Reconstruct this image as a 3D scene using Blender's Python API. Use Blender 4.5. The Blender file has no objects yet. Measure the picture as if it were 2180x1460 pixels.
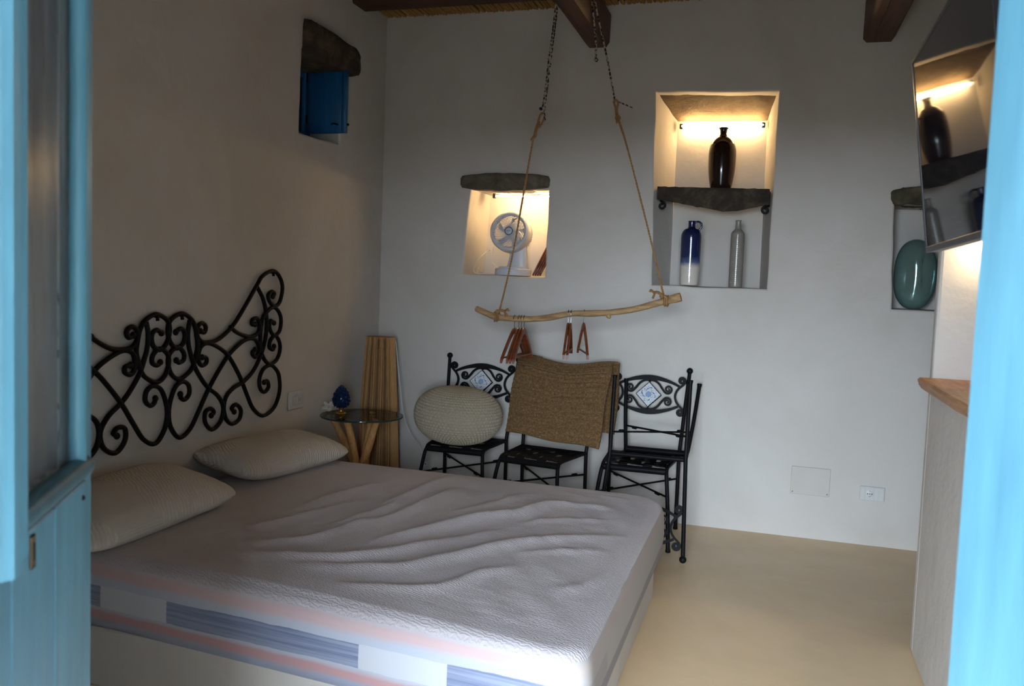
import bpy, math, random
from mathutils import Vector, Matrix, noise
random.seed(7)
PI = math.pi
SC = bpy.context.scene
COL = SC.collection

# ------------------------------------------------------------------ camera
cam_d = bpy.data.cameras.new('camera')
cam = bpy.data.objects.new('camera', cam_d); COL.objects.link(cam)
YAW, PITCH, ROLL = math.radians(16.83), math.radians(3.98), math.radians(2.18)
cy, sy, cp, sp = math.cos(YAW), math.sin(YAW), math.cos(PITCH), math.sin(PITCH)
fw = Vector((-sy*cp, cy*cp, -sp)); rt = Vector((cy, sy, 0)); up = rt.cross(fw)
r2 = rt*math.cos(ROLL) + up*math.sin(ROLL); u2 = up*math.cos(ROLL) - rt*math.sin(ROLL)
cam.matrix_world = Matrix(((r2.x, u2.x, -fw.x, 0), (r2.y, u2.y, -fw.y, 0), (r2.z, u2.z, -fw.z, 1.45), (0, 0, 0, 1)))
cam_d.sensor_width = 36; cam_d.lens = 36*1824/2180
cam_d.clip_start = 0.02
cam_d.dof.use_dof = True; cam_d.dof.focus_distance = 4.9; cam_d.dof.aperture_fstop = 7.0
SC.camera = cam

# ------------------------------------------------------------------ world, lights, exposure
SKY = (0.70, 0.845, 1.0)
wd = bpy.data.worlds.new('daylight'); SC.world = wd; wd.use_nodes = True
bgn = wd.node_tree.nodes['Background']
bgn.inputs[0].default_value = (*SKY, 1); bgn.inputs[1].default_value = 58.0
pl = bpy.data.lights.new('doorway_portal', 'AREA'); pl.shape = 'RECTANGLE'; pl.size = 1.05; pl.size_y = 2.2
po = bpy.data.objects.new('doorway_portal', pl); COL.objects.link(po)
po.location = (-0.175, 0.16, 1.1); po.rotation_euler = (PI/2, 0, 0)      # faces +y, into the room
pl.cycles.is_portal = True
SC.view_settings.view_transform = 'Standard'; SC.view_settings.look = 'None'
SC.view_settings.gamma = 1.0; SC.view_settings.use_curve_mapping = False
SC.view_settings.exposure = 0.0
LED = (1.0, 0.67, 0.31)

# ------------------------------------------------------------------ materials
def S(r, g, b):
    f = lambda c: (c/255/12.92 if c <= 10 else ((c/255+0.055)/1.055)**2.4)
    return (f(r), f(g), f(b))
MATS = {}
class NT:
    def __init__(s, name):
        s.m = bpy.data.materials.new(name); s.m.use_nodes = True
        s.t = s.m.node_tree; s.p = s.t.nodes['Principled BSDF']; s.out = s.t.nodes['Material Output']
        s._co = None
    def n(s, typ, **kw):
        k = s.t.nodes.new(typ)
        for a, v in kw.items():
            if a.startswith('i_'): k.inputs[a[2:].replace('_', ' ')].default_value = v
            else: setattr(k, a, v)
        return k
    def l(s, a, b): s.t.links.new(a, b)
    def co(s, scale=(1, 1, 1), rot=(0, 0, 0), kind='Object'):
        tc = s.n('ShaderNodeTexCoord'); mp = s.n('ShaderNodeMapping')
        mp.inputs['Scale'].default_value = scale; mp.inputs['Rotation'].default_value = rot
        s.l(tc.outputs[kind], mp.inputs[0]); return mp.outputs[0]
    def ramp(s, src, stops, mode='LINEAR'):
        r = s.n('ShaderNodeValToRGB'); cr = r.color_ramp; cr.interpolation = mode
        while len(cr.elements) < len(stops): cr.elements.new(0.5)
        for e, (p, c) in zip(cr.elements, stops):
            e.position = p; e.color = (*c, 1) if len(c) == 3 else c
        s.l(src, r.inputs[0]); return r.outputs[0]
    def noise(s, co, scale, detail=4, rough=0.6, dist=0):
        k = s.n('ShaderNodeTexNoise'); k.inputs['Scale'].default_value = scale
        k.inputs['Detail'].default_value = detail; k.inputs['Roughness'].default_value = rough
        k.inputs['Distortion'].default_value = dist
        s.l(co, k.inputs['Vector']); return k.outputs['Fac']
    def wave(s, co, scale, dist=0, dirn='X', dscale=1, typ='BANDS'):
        k = s.n('ShaderNodeTexWave'); k.wave_type = typ
        if typ == 'BANDS': k.bands_direction = dirn
        k.inputs['Scale'].default_value = scale; k.inputs['Distortion'].default_value = dist
        k.inputs['Detail Scale'].default_value = dscale
        s.l(co, k.inputs['Vector']); return k.outputs['Fac']
    def voro(s, co, scale, feature='F1'):
        k = s.n('ShaderNodeTexVoronoi'); k.feature = feature; k.inputs['Scale'].default_value = scale
        s.l(co, k.inputs['Vector']); return k.outputs['Distance']
    def math(s, op, a, b=None, clamp=False):
        k = s.n('ShaderNodeMath'); k.operation = op; k.use_clamp = clamp
        for i, v in enumerate((a, b)):
            if v is None: continue
            if isinstance(v, (int, float)): k.inputs[i].default_value = v
            else: s.l(v, k.inputs[i])
        return k.outputs[0]
    def mix(s, fac, a, b):
        k = s.n('ShaderNodeMix'); k.data_type = 'RGBA'
        ins = [k.inputs[0], k.inputs[6], k.inputs[7]]
        for i, v in zip(ins, (fac, a, b)):
            if isinstance(v, (int, float)): i.default_value = v
            elif isinstance(v, tuple): i.default_value = (*v, 1)
            else: s.l(v, i)
        return k.outputs[2]
    def bump(s, h, strength=0.3, dist=0.01, normal=None):
        k = s.n('ShaderNodeBump'); k.inputs['Strength'].default_value = strength; k.inputs['Distance'].default_value = dist
        s.l(h, k.inputs['Height'])
        if normal is not None: s.l(normal, k.inputs['Normal'])
        s.l(k.outputs[0], s.p.inputs['Normal']); return k.outputs[0]
    def base(s, c):
        if isinstance(c, tuple): s.p.inputs['Base Color'].default_value = (*c, 1)
        else: s.l(c, s.p.inputs['Base Color'])
    def set(s, **kw):
        for k, v in kw.items():
            k = k.replace('_', ' ')
            s.p.inputs[k].default_value = v
        return s

def simple(name, c, rough=0.5, var=0.12, scale=8, bump=0.0, bscale=60, metallic=0.0, stretch=(1, 1, 1), **kw):
    t = NT(name); co = t.co(stretch)
    n = t.noise(co, scale, 5)
    lo = tuple(max(0, x*(1-var)) for x in c); hi = tuple(min(1, x*(1+var)) for x in c)
    t.base(t.ramp(n, [(0.3, lo), (0.7, hi)]))
    t.set(Roughness=rough, Metallic=metallic, **kw)
    if bump: t.bump(t.noise(co, bscale, 4), bump, 0.004)
    MATS[name] = t.m; return t.m

def m_plaster():
    t = NT('white_plaster'); co = t.co()
    big = t.noise(co, 0.9, 5, 0.62, 0.4); fine = t.noise(co, 14, 6, 0.7)
    c = t.ramp(big, [(0.25, S(182, 174, 164)), (0.5, S(197, 191, 184)), (0.75, S(205, 200, 194))])
    c2 = t.mix(t.math('MULTIPLY', fine, 0.22), c, S(186, 176, 160))
    t.base(c2); t.set(Roughness=0.92)
    h = t.math('ADD', t.math('MULTIPLY', t.noise(co, 3.2, 4), 1.4), t.math('MULTIPLY', fine, 0.25))
    t.bump(h, 0.35, 0.02); return t.m
def m_floor():
    t = NT('polished_cement'); co = t.co()
    a = t.noise(co, 0.8, 6, 0.65, 0.6); b = t.noise(co, 5, 6, 0.7)
    c = t.ramp(a, [(0.25, S(220, 190, 150)), (0.55, S(236, 207, 166)), (0.8, S(241, 215, 177))])
    cr = t.voro(t.co((0.7, 0.7, 0.7)), 1.3, 'DISTANCE_TO_EDGE')
    c = t.mix(t.math('MULTIPLY', b, 0.15), c, S(170, 148, 116))
    t.base(c); t.l(t.ramp(b, [(0.3, (0.34,)*3), (0.75, (0.5,)*3)]), t.p.inputs['Roughness'])
    t.set(Specular_IOR_Level=0.35); t.bump(b, 0.08, 0.005); return t.m
def m_wood(name, dark, light, scale=6, rough=0.6, axis=(1, 14, 14), bump=0.25):
    t = NT(name); co = t.co(axis)
    n = t.noise(co, scale, 6, 0.65, 0.8)
    t.base(t.ramp(n, [(0.28, dark), (0.72, light)])); t.set(Roughness=rough)
    t.bump(n, bump, 0.004); return t.m
def m_stone(name, a, b, c):
    t = NT(name); co = t.co()
    n = t.noise(co, 7, 8, 0.7, 0.5); v = t.noise(co, 30, 6, 0.75)
    col = t.ramp(n, [(0.3, a), (0.5, b), (0.72, c)])
    t.base(t.mix(t.math('MULTIPLY', v, 0.4), col, a)); t.set(Roughness=0.95)
    t.bump(t.math('ADD', n, v), 0.7, 0.012); return t.m
def m_blue(name, c, rough=0.42, spec=0.5):
    t = NT(name); co = t.co((6, 6, 1)); co2 = t.co()
    n = t.noise(co, 4, 5, 0.6); m = t.noise(co2, 5, 5)
    hi = tuple(min(1, x*1.15+0.01) for x in c); lo = tuple(x*0.82 for x in c)
    t.base(t.mix(t.math('MULTIPLY', m, 0.25), t.ramp(n, [(0.3, lo), (0.7, hi)]), c)); t.set(Roughness=rough)
    t.bump(n, 0.15, 0.003); return t.m
def m_emit(name, c, s):
    t = NT(name); t.set(Emission_Strength=s); t.p.inputs['Emission Color'].default_value = (*c, 1)
    t.base((0.9, 0.9, 0.9)); return t.m
def m_cover():
    t = NT('quilted_cotton'); co = t.co((1, 1, 1))
    w = t.wave(t.co((1.0, 1.0, 0.3), (0, 0, 0.3)), 34, 7, 'Y', 2.2)
    v = t.noise(co, 60, 4, 0.7, 1.5)
    t.base(t.ramp(t.noise(co, 2.0, 4), [(0.3, S(176, 166, 167)), (0.7, S(191, 181, 182))])); t.set(Roughness=0.8, Sheen_Weight=0.25, Sheen_Roughness=0.4)
    t.bump(t.math('ADD', t.math('MULTIPLY', w, 0.6), v), 0.55, 0.004); return t.m
def m_mattress_side():
    t = NT('printed_mattress_ticking'); tc = t.n('ShaderNodeTexCoord')
    sx = t.n('ShaderNodeSeparateXYZ'); t.l(tc.outputs['Object'], sx.inputs[0])
    x, y, z = sx.outputs
    wob = t.math('MULTIPLY', t.math('SUBTRACT', t.noise(t.co((1.5, 1.5, 14)), 3, 4), 0.5), 0.02)
    zz = t.math('DIVIDE', t.math('ADD', z, wob), 0.26)
    W = S(182, 182, 187)
    base = t.ramp(zz, [(0.0, S(153, 158, 177)), (0.14, S(151, 156, 175)), (0.19, S(180, 142, 142)), (0.26, S(180, 142, 142)), (0.31, S(174, 175, 187)),
                       (0.70, S(174, 177, 189)), (0.76, S(189, 163, 162)), (0.84, S(189, 163, 162)), (0.90, W), (1.0, W)])
    band = t.math('MULTIPLY', t.math('GREATER_THAN', zz, 0.33), t.math('LESS_THAN', zz, 0.62))
    seg = t.math('FRACT', t.math('DIVIDE', t.math('ADD', x, 0.36), 1.02))
    blue = t.math('LESS_THAN', seg, 0.716)
    streak = t.noise(t.co((1.0, 1.0, 60)), 2.0, 3)
    bc = t.ramp(streak, [(0.35, S(105, 114, 141)), (0.65, S(141, 148, 168))])
    seg2 = t.mix(blue, S(189, 190, 196), bc)
    near = t.math('LESS_THAN', y, 0.42)
    band_n = t.math('MULTIPLY', band, near)
    c = t.mix(band_n, base, seg2)
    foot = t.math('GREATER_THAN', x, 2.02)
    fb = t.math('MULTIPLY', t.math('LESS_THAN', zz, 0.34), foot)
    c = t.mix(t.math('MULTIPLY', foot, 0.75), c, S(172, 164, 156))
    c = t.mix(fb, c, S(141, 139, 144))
    t.base(c); t.set(Roughness=0.75)
    t.bump(t.noise(t.co(), 90, 3), 0.1, 0.002); return t.m
def m_tile():
    t = NT('hand_painted_tile'); tc = t.n('ShaderNodeTexCoord')
    sx = t.n('ShaderNodeSeparateXYZ'); t.l(tc.outputs['Object'], sx.inputs[0])
    x, y, z = sx.outputs
    r = t.math('SQRT', t.math('ADD', t.math('MULTIPLY', x, x), t.math('MULTIPLY', z, z)))
    a = t.math('ARCTAN2', z, x)
    pet = t.math('GREATER_THAN', t.math('SINE', t.math('MULTIPLY', a, 14)), -0.1)
    ring = t.math('MULTIPLY', t.math('MULTIPLY', t.math('GREATER_THAN', r, 0.0135), t.math('LESS_THAN', r, 0.0185)), pet)
    disc = t.math('LESS_THAN', r, 0.0135)
    wv = t.wave(t.co((1, 1, 1)), 26, 9, 'X', 16)
    sw = t.math('MULTIPLY', t.math('GREATER_THAN', t.noise(t.co(), 95, 2, 0.5, 2.8), 0.575), t.math('GREATER_THAN', r, 0.021))
    # spiralling stems: angle plus radius in a sine
    spi = t.math('SINE', t.math('ADD', t.math('MULTIPLY', a, 4), t.math('MULTIPLY', r, 210)))
    spi = t.math('ADD', spi, t.math('MULTIPLY', t.math('SUBTRACT', t.noise(t.co(), 55, 2), 0.5), 2.2))
    st = t.math('MULTIPLY', t.math('GREATER_THAN', spi, 0.95), t.math('MULTIPLY', t.math('GREATER_THAN', r, 0.021), t.math('LESS_THAN', r, 0.046)))
    c = t.mix(t.math('MULTIPLY', sw, 0.75), S(208, 211, 210), S(74, 94, 150))
    c = t.mix(st, c, S(62, 84, 144))
    c = t.mix(disc, c, S(128, 158, 200)); c = t.mix(ring, c, S(28, 46, 96))
    t.base(c); t.set(Roughness=0.18); return t.m
def m_jug():
    t = NT('blue_to_white_glaze'); tc = t.n('ShaderNodeTexCoord'); sx = t.n('ShaderNodeSeparateXYZ')
    t.l(tc.outputs['Object'], sx.inputs[0])
    z = t.math('ADD', sx.outputs[2], t.math('MULTIPLY', t.noise(t.co(), 40, 3), 0.02))
    c = t.ramp(t.math('DIVIDE', z, 0.4), [(0.30, S(204, 196, 184)), (0.38, S(78, 90, 128)), (0.47, S(26, 36, 78)), (1.0, S(18, 26, 62))])
    t.base(c); t.set(Roughness=0.12, Coat_Weight=0.5); t.bump(t.wave(t.co(), 26, 0.6, 'Z'), 0.12, 0.003); return t.m
def m_pouf():
    t = NT('knitted_cotton_cord'); co = t.co()
    v = t.noise(co, 120, 4, 0.7)
    t.base(t.ramp(v, [(0.3, S(150, 138, 117)), (0.7, S(170, 158, 136))])); t.set(Roughness=0.95)
    t.bump(v, 0.4, 0.004); return t.m
def m_jute():
    t = NT('braided_jute'); co = t.co((1, 1, 1))
    w = t.wave(t.co((1, 1, 1), (0, 0.7, 0)), 24, 4, 'X', 3)
    n = t.noise(co, 90, 5, 0.8); big = t.noise(t.co((1, 1, 9)), 5, 4)
    c = t.ramp(n, [(0.3, S(62, 43, 23)), (0.5, S(112, 83, 49)), (0.72, S(166, 128, 80))])
    t.base(t.mix(t.math('MULTIPLY', big, 0.5), c, S(70, 50, 30))); t.set(Roughness=0.95)
    t.bump(n, 0.5, 0.004); return t.m
def m_pillow():
    t = NT('embossed_pillow_knit'); co = t.co()
    w = t.wave(t.co((1, 1, 0.2), (0, 0, 0.5)), 22, 5, 'Y', 0.9)
    c = t.wave(t.co((1, 1, 0.2)), 62, 0.6, 'X', 1); d = t.wave(t.co((1, 1, 0.2)), 62, 0.6, 'Y', 1)
    zone = t.math('GREATER_THAN', t.noise(t.co((1, 1, 0.2)), 2.6, 1), 0.53)
    h = t.mix(zone, w, t.math('MULTIPLY', c, d))
    t.base(t.mix(t.math('MULTIPLY', h, 0.35), S(206, 198, 188), S(180, 171, 160))); t.set(Roughness=0.85)
    t.bump(h, 0.5, 0.006); return t.m
def m_cord():
    t = NT('black_and_white_braided_cord'); co = t.co((1, 1, 1), (0.5, 0.4, 0))
    k = t.n('ShaderNodeTexChecker'); k.inputs['Scale'].default_value = 62; t.l(co, k.inputs[0])
    t.base(t.mix(k.outputs['Fac'], S(34, 32, 32), S(170, 160, 142))); t.set(Roughness=0.9); return t.m
def m_pane():
    t = NT('streaked_pane'); co = t.co((9, 9, 1.1))  # streaky grey tone mixed into the clear glass
    n = t.noise(co, 2.4, 6, 0.6, 0.6)
    gl = t.n('ShaderNodeBsdfGlass'); gl.inputs['Roughness'].default_value = 0.06; gl.inputs['IOR'].default_value = 1.03
    gs = t.n('ShaderNodeBsdfGlossy'); gs.inputs['Roughness'].default_value = 0.08
    t.base(t.ramp(n, [(0.3, S(96, 96, 98)), (0.7, S(160, 152, 144))])); t.set(Roughness=0.25)
    m1 = t.n('ShaderNodeMixShader'); t.l(t.ramp(n, [(0.35, (0.25,)*3), (0.75, (0.65,)*3)]), m1.inputs[0])
    t.l(gl.outputs[0], m1.inputs[1]); t.l(t.p.outputs[0], m1.inputs[2]); t.l(m1.outputs[0], t.out.inputs[0]); return t.m
def m_tableglass():
    t = NT('green_tinted_glass')
    lp = t.n('ShaderNodeBsdfTransparent'); lp.inputs[0].default_value = (0.92, 0.96, 0.91, 1)
    gs = t.n('ShaderNodeBsdfGlossy'); gs.inputs['Roughness'].default_value = 0.02
    fr = t.n('ShaderNodeFresnel'); fr.inputs[0].default_value = 1.5
    mx = t.n('ShaderNodeMixShader'); t.l(fr.outputs[0], mx.inputs[0]); t.l(lp.outputs[0], mx.inputs[1]); t.l(gs.outputs[0], mx.inputs[2])
    t.l(mx.outputs[0], t.out.inputs[0]); return t.m

PLASTER = m_plaster(); FLOOR = m_floor()
DARKWOOD = m_wood('dark_beam_wood', S(46, 22, 12), S(92, 52, 28), 5, 0.55, (14, 1, 14))
DARKWOODX = m_wood('dark_cross_beam_wood', S(46, 24, 14), S(84, 50, 28), 5, 0.6, (1, 14, 14))
REED = m_wood('dry_reed', S(120, 84, 36), S(190, 148, 74), 9, 0.8, (40, 1, 40))
SLABWOOD = m_wood('live_edge_slab_wood', S(128, 84, 52), S(192, 142, 96), 4, 0.5, (12, 1, 12))
HANGWOOD = m_wood('varnished_hanger_wood', S(92, 42, 20), S(136, 70, 36), 5, 0.4, (10, 1, 10))
BRANCHW = m_wood('bleached_driftwood', S(120, 90, 58), S(184, 148, 104), 5, 0.8, (2, 14, 14), 0.5)
LOGW = m_wood('pale_driftwood_log', S(150, 104, 58), S(206, 156, 98), 6, 0.75, (10, 10, 1.5), 0.4)
STICKD = m_wood('dark_split_bamboo', S(100, 70, 42), S(142, 106, 66), 9, 0.8, (30, 30, 1), 0.3)  # darker bamboo tone for some sticks and the inner shade
STICKL = m_wood('light_split_bamboo', S(150, 108, 66), S(198, 154, 102), 9, 0.75, (30, 30, 1), 0.3)
STICKW = m_wood('split_bamboo', S(132, 92, 54), S(186, 142, 92), 9, 0.75, (30, 30, 1), 0.3)
STONE = m_stone('grey_brown_lintel_stone', S(62, 54, 44), S(104, 93, 78), S(134, 122, 104))
DSTONE = m_stone('dark_lintel_stone', S(44, 36, 28), S(74, 60, 46), S(118, 104, 82))
SLATE = m_stone('dark_slate', S(34, 28, 22), S(58, 50, 40), S(104, 92, 74))
LSTONE = m_stone('pale_lintel_stone', S(88, 72, 54), S(110, 92, 70), S(130, 112, 88))
MSTONE = m_stone('mossy_lintel_stone', S(48, 46, 36), S(86, 80, 62), S(140, 128, 102))
BLUE = m_blue('blue_door_paint', S(84, 134, 152)); NAVY = m_blue('dark_blue_window_paint', S(22, 92, 142), 0.3)
GREYBLUE = m_blue('grey_blue_bead_paint', S(54, 90, 102), 0.45)  # darker, greyer blue for the sill beads
IRON = simple('black_wrought_iron', (0.006, 0.006, 0.0065), 0.5, 0.2, 12, 0.12, 80, Specular_IOR_Level=0.12)
SHEET = m_cover(); TICK = m_mattress_side(); TILE = m_tile(); JUG = m_jug(); POUF = m_pouf(); JUTE = m_jute(); PILLOW = m_pillow()
CORDM = m_cord(); PANE = m_pane(); TGLASS = m_tableglass()
TEDGE = simple('glass_rim', (0.012, 0.03, 0.025), 0.1, 0.1, 5)
ROPE = simple('jute_rope', S(146, 108, 66), 0.95, 0.25, 40, 0.6, 160)
BROWNV = simple('dark_brown_glaze', S(36, 21, 18), 0.12, 0.15, 6)
GREYV = simple('grey_glaze', S(134, 128, 118), 0.22, 0.12, 14, 0.0)
TEAL = simple('teal_mercury_glass', S(122, 152, 148), 0.10, 0.2, 5, 0.05, 30, 0.55)
WHITEP = simple('white_plastic', S(212, 212, 214), 0.35, 0.03)
WHITEF = simple('pale_grey_fan_plastic', S(196, 198, 206), 0.4, 0.03)
DGREY = simple('dark_grey_plastic', S(52, 54, 62), 0.4, 0.05)
SOCKET = simple('white_switch_plastic', S(194, 192, 188), 0.4, 0.02)
CHROME = simple('chrome_wire', (0.16, 0.16, 0.165), 0.35, 0.03, 5, 0, 60, 1.0)
COBALT = simple('cobalt_ceramic', S(10, 34, 70), 0.15, 0.25, 30)
GOLD = simple('gold_glaze', S(168, 126, 52), 0.25, 0.15, 20, 0, 60, 0.6)
CORAL = simple('white_coral', S(206, 200, 190), 0.9, 0.08, 30, 0.5, 60)
BLACKP = simple('black_gloss_plastic', (0.012, 0.011, 0.012), 0.3, 0.1, Specular_IOR_Level=0.2)
SCREEN = NT('switched_off_screen').set(Roughness=0.03, Specular_IOR_Level=0.16); SCREEN.base((0.006, 0.006, 0.008)); SCREEN = SCREEN.m
CURT = simple('grey_net_curtain', S(128, 126, 126), 0.9, 0.18, 12, 0, 60, 0, (8, 8, 1))
DOORPANE = simple('dark_window_pane', (0.02, 0.035, 0.05), 0.08, 0.1)  # near-black glossy glass of the small window
RUST = simple('rusty_keyhole_plate', S(92, 70, 48), 0.7, 0.3, 20)
TERRACE = simple('darkened_terrace_stone', S(74, 68, 62), 0.9, 0.08, 3)  # unseen ground, darkened so less light bounces onto the upper walls
GLOW = m_emit('warm_led_tube', LED, 66.0)
GLOW2 = m_emit('warm_led_tube_bright', LED, 190.0)
SPOTG = m_emit('warm_wall_lamp_bulb', (1, 0.76, 0.46), 110.0)

# ------------------------------------------------------------------ geometry helpers
class MB:
    def __init__(s): s.v = []; s.f = []; s.mi = []; s.cur = 0
    def add(s, vs, fs):
        o = len(s.v); s.v += [tuple(p) for p in vs]
        for f in fs: s.f.append(tuple(o+i for i in f)); s.mi.append(s.cur)
    def box(s, lo, hi, M=None):
        (a, b, c), (d, e, f) = lo, hi
        vs = [(a, b, c), (d, b, c), (d, e, c), (a, e, c), (a, b, f), (d, b, f), (d, e, f), (a, e, f)]
        if M is not None: vs = [M @ Vector(p) for p in vs]
        s.add(vs, [(0, 3, 2, 1), (4, 5, 6, 7), (0, 1, 5, 4), (1, 2, 6, 5), (2, 3, 7, 6), (3, 0, 4, 7)])
    def cbox(s, lo, hi, r, M=None):
        """box with chamfered vertical and horizontal edges"""
        (a, b, c), (d, e, f) = lo, hi
        ring = lambda i, z: [(a+i+r, b+i, z), (d-i-r, b+i, z), (d-i, b+i+r, z), (d-i, e-i-r, z), (d-i-r, e-i, z), (a+i+r, e-i, z), (a+i, e-i-r, z), (a+i, b+i+r, z)]
        rows = [ring(r*0.7, c), ring(0, c+r), ring(0, f-r), ring(r*0.7, f)]
        s.loft(rows, True, True, M)
    def loft(s, rows, closed=True, caps=True, M=None):
        n = len(rows[0]); vs = [p for r in rows for p in r]
        if M is not None: vs = [M @ Vector(p) for p in vs]
        fs = []
        for i in range(len(rows)-1):
            for j in range(n if closed else n-1):
                k = (j+1) % n
                fs.append((i*n+j, i*n+k, (i+1)*n+k, (i+1)*n+j))
        if caps:
            fs.append(tuple(reversed(range(n)))); fs.append(tuple((len(rows)-1)*n+j for j in range(n)))
        s.add(vs, fs)
    def tube(s, pts, r, n=8, caps=True, closed=False):
        pts = [Vector(p) for p in pts]; m = len(pts)
        rr = r if isinstance(r, (list, tuple)) else [r]*m
        T = []
        for i in range(m):
            a = pts[(i-1) % m] if closed else pts[max(0, i-1)]; b = pts[(i+1) % m] if closed else pts[min(m-1, i+1)]
            T.append((b-a).normalized())
        ref = Vector((0, 0, 1)) if abs(T[0].z) < 0.9 else Vector((1, 0, 0))
        N = (ref - T[0]*ref.dot(T[0])).normalized(); rows = []
        for i in range(m):
            N = (N - T[i]*N.dot(T[i])); N = N.normalized() if N.length > 1e-6 else ref
            B = T[i].cross(N)
            rows.append([pts[i] + (N*math.cos(2*PI*k/n) + B*math.sin(2*PI*k/n))*rr[i] for k in range(n)])
        if closed: rows.append(rows[0]); s.loft(rows, True, False)
        else: s.loft(rows, True, caps)
    def lathe(s, prof, n=24, M=None, caps=True):
        rows = [[(r*math.cos(2*PI*k/n), r*math.sin(2*PI*k/n), z) for k in range(n)] for r, z in prof]
        s.loft(rows, True, caps, M)
    def sphere(s, c, r, n=10, m=7, sc=(1, 1, 1)):
        rows = []
        for i in range(m+1):
            t = -PI/2 + PI*i/m; q = max(1e-4, math.cos(t))
            rows.append([(c[0]+r*sc[0]*q*math.cos(2*PI*k/n), c[1]+r*sc[1]*q*math.sin(2*PI*k/n), c[2]+r*sc[2]*math.sin(t)) for k in range(n)])
        s.loft(rows)
    def ribbon(s, pts, w, d, fmap):
        """flat bar: 2-D curve pts with widths w, thickness d; fmap(a, b, depth) -> point"""
        m = len(pts); P = [Vector((p[0], p[1])) for p in pts]; ww = w if isinstance(w, (list, tuple)) else [w]*m
        rows = []
        for i in range(m):
            t = (P[min(m-1, i+1)] - P[max(0, i-1)]); t = t.normalized() if t.length > 1e-9 else Vector((1, 0))
            nn = Vector((-t.y, t.x))*ww[i]/2
            a, b = P[i]+nn, P[i]-nn
            rows.append([fmap(a.x, a.y, -d/2), fmap(b.x, b.y, -d/2), fmap(b.x, b.y, d/2), fmap(a.x, a.y, d/2)])
        s.loft(rows)
    def build(s, name, mat, parent=None, smooth=False, off=(0, 0, 0), bevel=0, kind=None, label=None):
        me = bpy.data.meshes.new(name)
        o3 = Vector(off)
        me.from_pydata([tuple(Vector(p)-o3) for p in s.v], [], s.f)
        mats = mat if isinstance(mat, (list, tuple)) else [mat]
        for m in mats: me.materials.append(m)
        if any(s.mi): me.polygons.foreach_set('material_index', s.mi)
        me.polygons.foreach_set('use_smooth', [bool(smooth)]*len(me.polygons))
        me.update()
        import bmesh
        b = bmesh.new(); b.from_mesh(me); bmesh.ops.recalc_face_normals(b, faces=b.faces); b.to_mesh(me); b.free()
        if smooth:
            try: me.set_sharp_from_angle(angle=math.radians(smooth if smooth is not True else 50))
            except Exception: pass
        o = bpy.data.objects.new(name, me); COL.objects.link(o)
        if parent is not None: o.parent = parent
        else: o.location = o3
        if bevel:
            md = o.modifiers.new('bevel', 'BEVEL'); md.width = bevel; md.segments = 2; md.limit_method = 'ANGLE'
        if kind: o['kind'] = kind
        if label: o['label'] = label
        return o
def tag(o, label, cat, group=None):
    o['label'] = label; o['category'] = cat
    if group: o['group'] = group
    return o
def thing(name, label, cat, loc=(0, 0, 0), rot=(0, 0, 0), group=None):
    o = bpy.data.objects.new(name, None); COL.objects.link(o); o.location = loc; o.rotation_euler = rot
    o.empty_display_size = 0.1
    return tag(o, label, cat, group)
def kids(o): return [c for c in bpy.data.objects if c.parent == o]
def copy_tree(o, parent=None):
    c = o.copy(); COL.objects.link(c)
    if parent is not None: c.parent = parent
    for ch in kids(o): copy_tree(ch, c)
    return c
def spl(P, per=6):
    """Catmull-Rom through points of any dimension"""
    P = [Vector(p) for p in P]; out = []
    for i in range(len(P)-1):
        a, b, c, d = P[max(0, i-1)], P[i], P[i+1], P[min(len(P)-1, i+2)]
        for k in range(per):
            t = k/per
            out.append(0.5*((2*b) + (c-a)*t + (2*a-5*b+4*c-d)*t*t + (3*b-a-3*c+d)*t**3))
    out.append(P[-1]); return out
def lerp(a, b, t): return a+(b-a)*t
def nz(p, s=1.0): return noise.noise(Vector(p)*s)

def rock(name, mat, lo, hi, amp, label, cat='stone', freq=9, shape=None, kind=None, res=0.022):
    """hewn stone block: a box skin of small quads pushed about by noise"""
    a = Vector(lo); b = Vector(hi); d = b-a; mb = MB()
    n = [max(2, min(40, int(d[i]/res))) for i in range(3)]
    def skin(ax, side):
        u, v = [i for i in range(3) if i != ax]
        vs = []; fs = []
        for i in range(n[u]+1):
            for j in range(n[v]+1):
                p = [0, 0, 0]; p[ax] = a[ax] if side == 0 else b[ax]
                p[u] = a[u]+d[u]*i/n[u]; p[v] = a[v]+d[v]*j/n[v]
                vs.append(p)
        for i in range(n[u]):
            for j in range(n[v]):
                q = i*(n[v]+1)+j; fs.append((q, q+n[v]+1, q+n[v]+2, q+1))
        mb.add(vs, fs)
    for ax in range(3):
        for side in (0, 1): skin(ax, side)
    c = (a+b)/2; out = []
    for p in mb.v:
        p = Vector(p); q = Vector([(p[i]-c[i])/(d[i]/2) for i in range(3)])
        rnd = sum(abs(t)**6 for t in q); k = 1-0.03*max(0, rnd-1)      # eased corners
        p2 = Vector([c[i]+(p[i]-c[i])*k for i in range(3)])
        if shape: p2 = Vector(shape(p2, q))
        dv = Vector((nz(p, freq), nz(p+Vector((9, 3, 1)), freq), nz(p+Vector((2, 7, 5)), freq))) + 0.45*Vector((nz(p, freq*3.1), nz(p+Vector((5, 5, 1)), freq*3.1), nz(p+Vector((1, 4, 8)), freq*3.1)))
        out.append(tuple(p2+dv*amp))
    mb.v = out
    me_loc = (c.x, c.y, a.z)
    o = mb.build(name, mat, None, True, me_loc)
    import bmesh
    bm = bmesh.new(); bm.from_mesh(o.data); bmesh.ops.remove_doubles(bm, verts=bm.verts, dist=0.0008)
    bmesh.ops.recalc_face_normals(bm, faces=bm.faces); bm.to_mesh(o.data); bm.free()
    return tag(o, label, cat)

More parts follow.
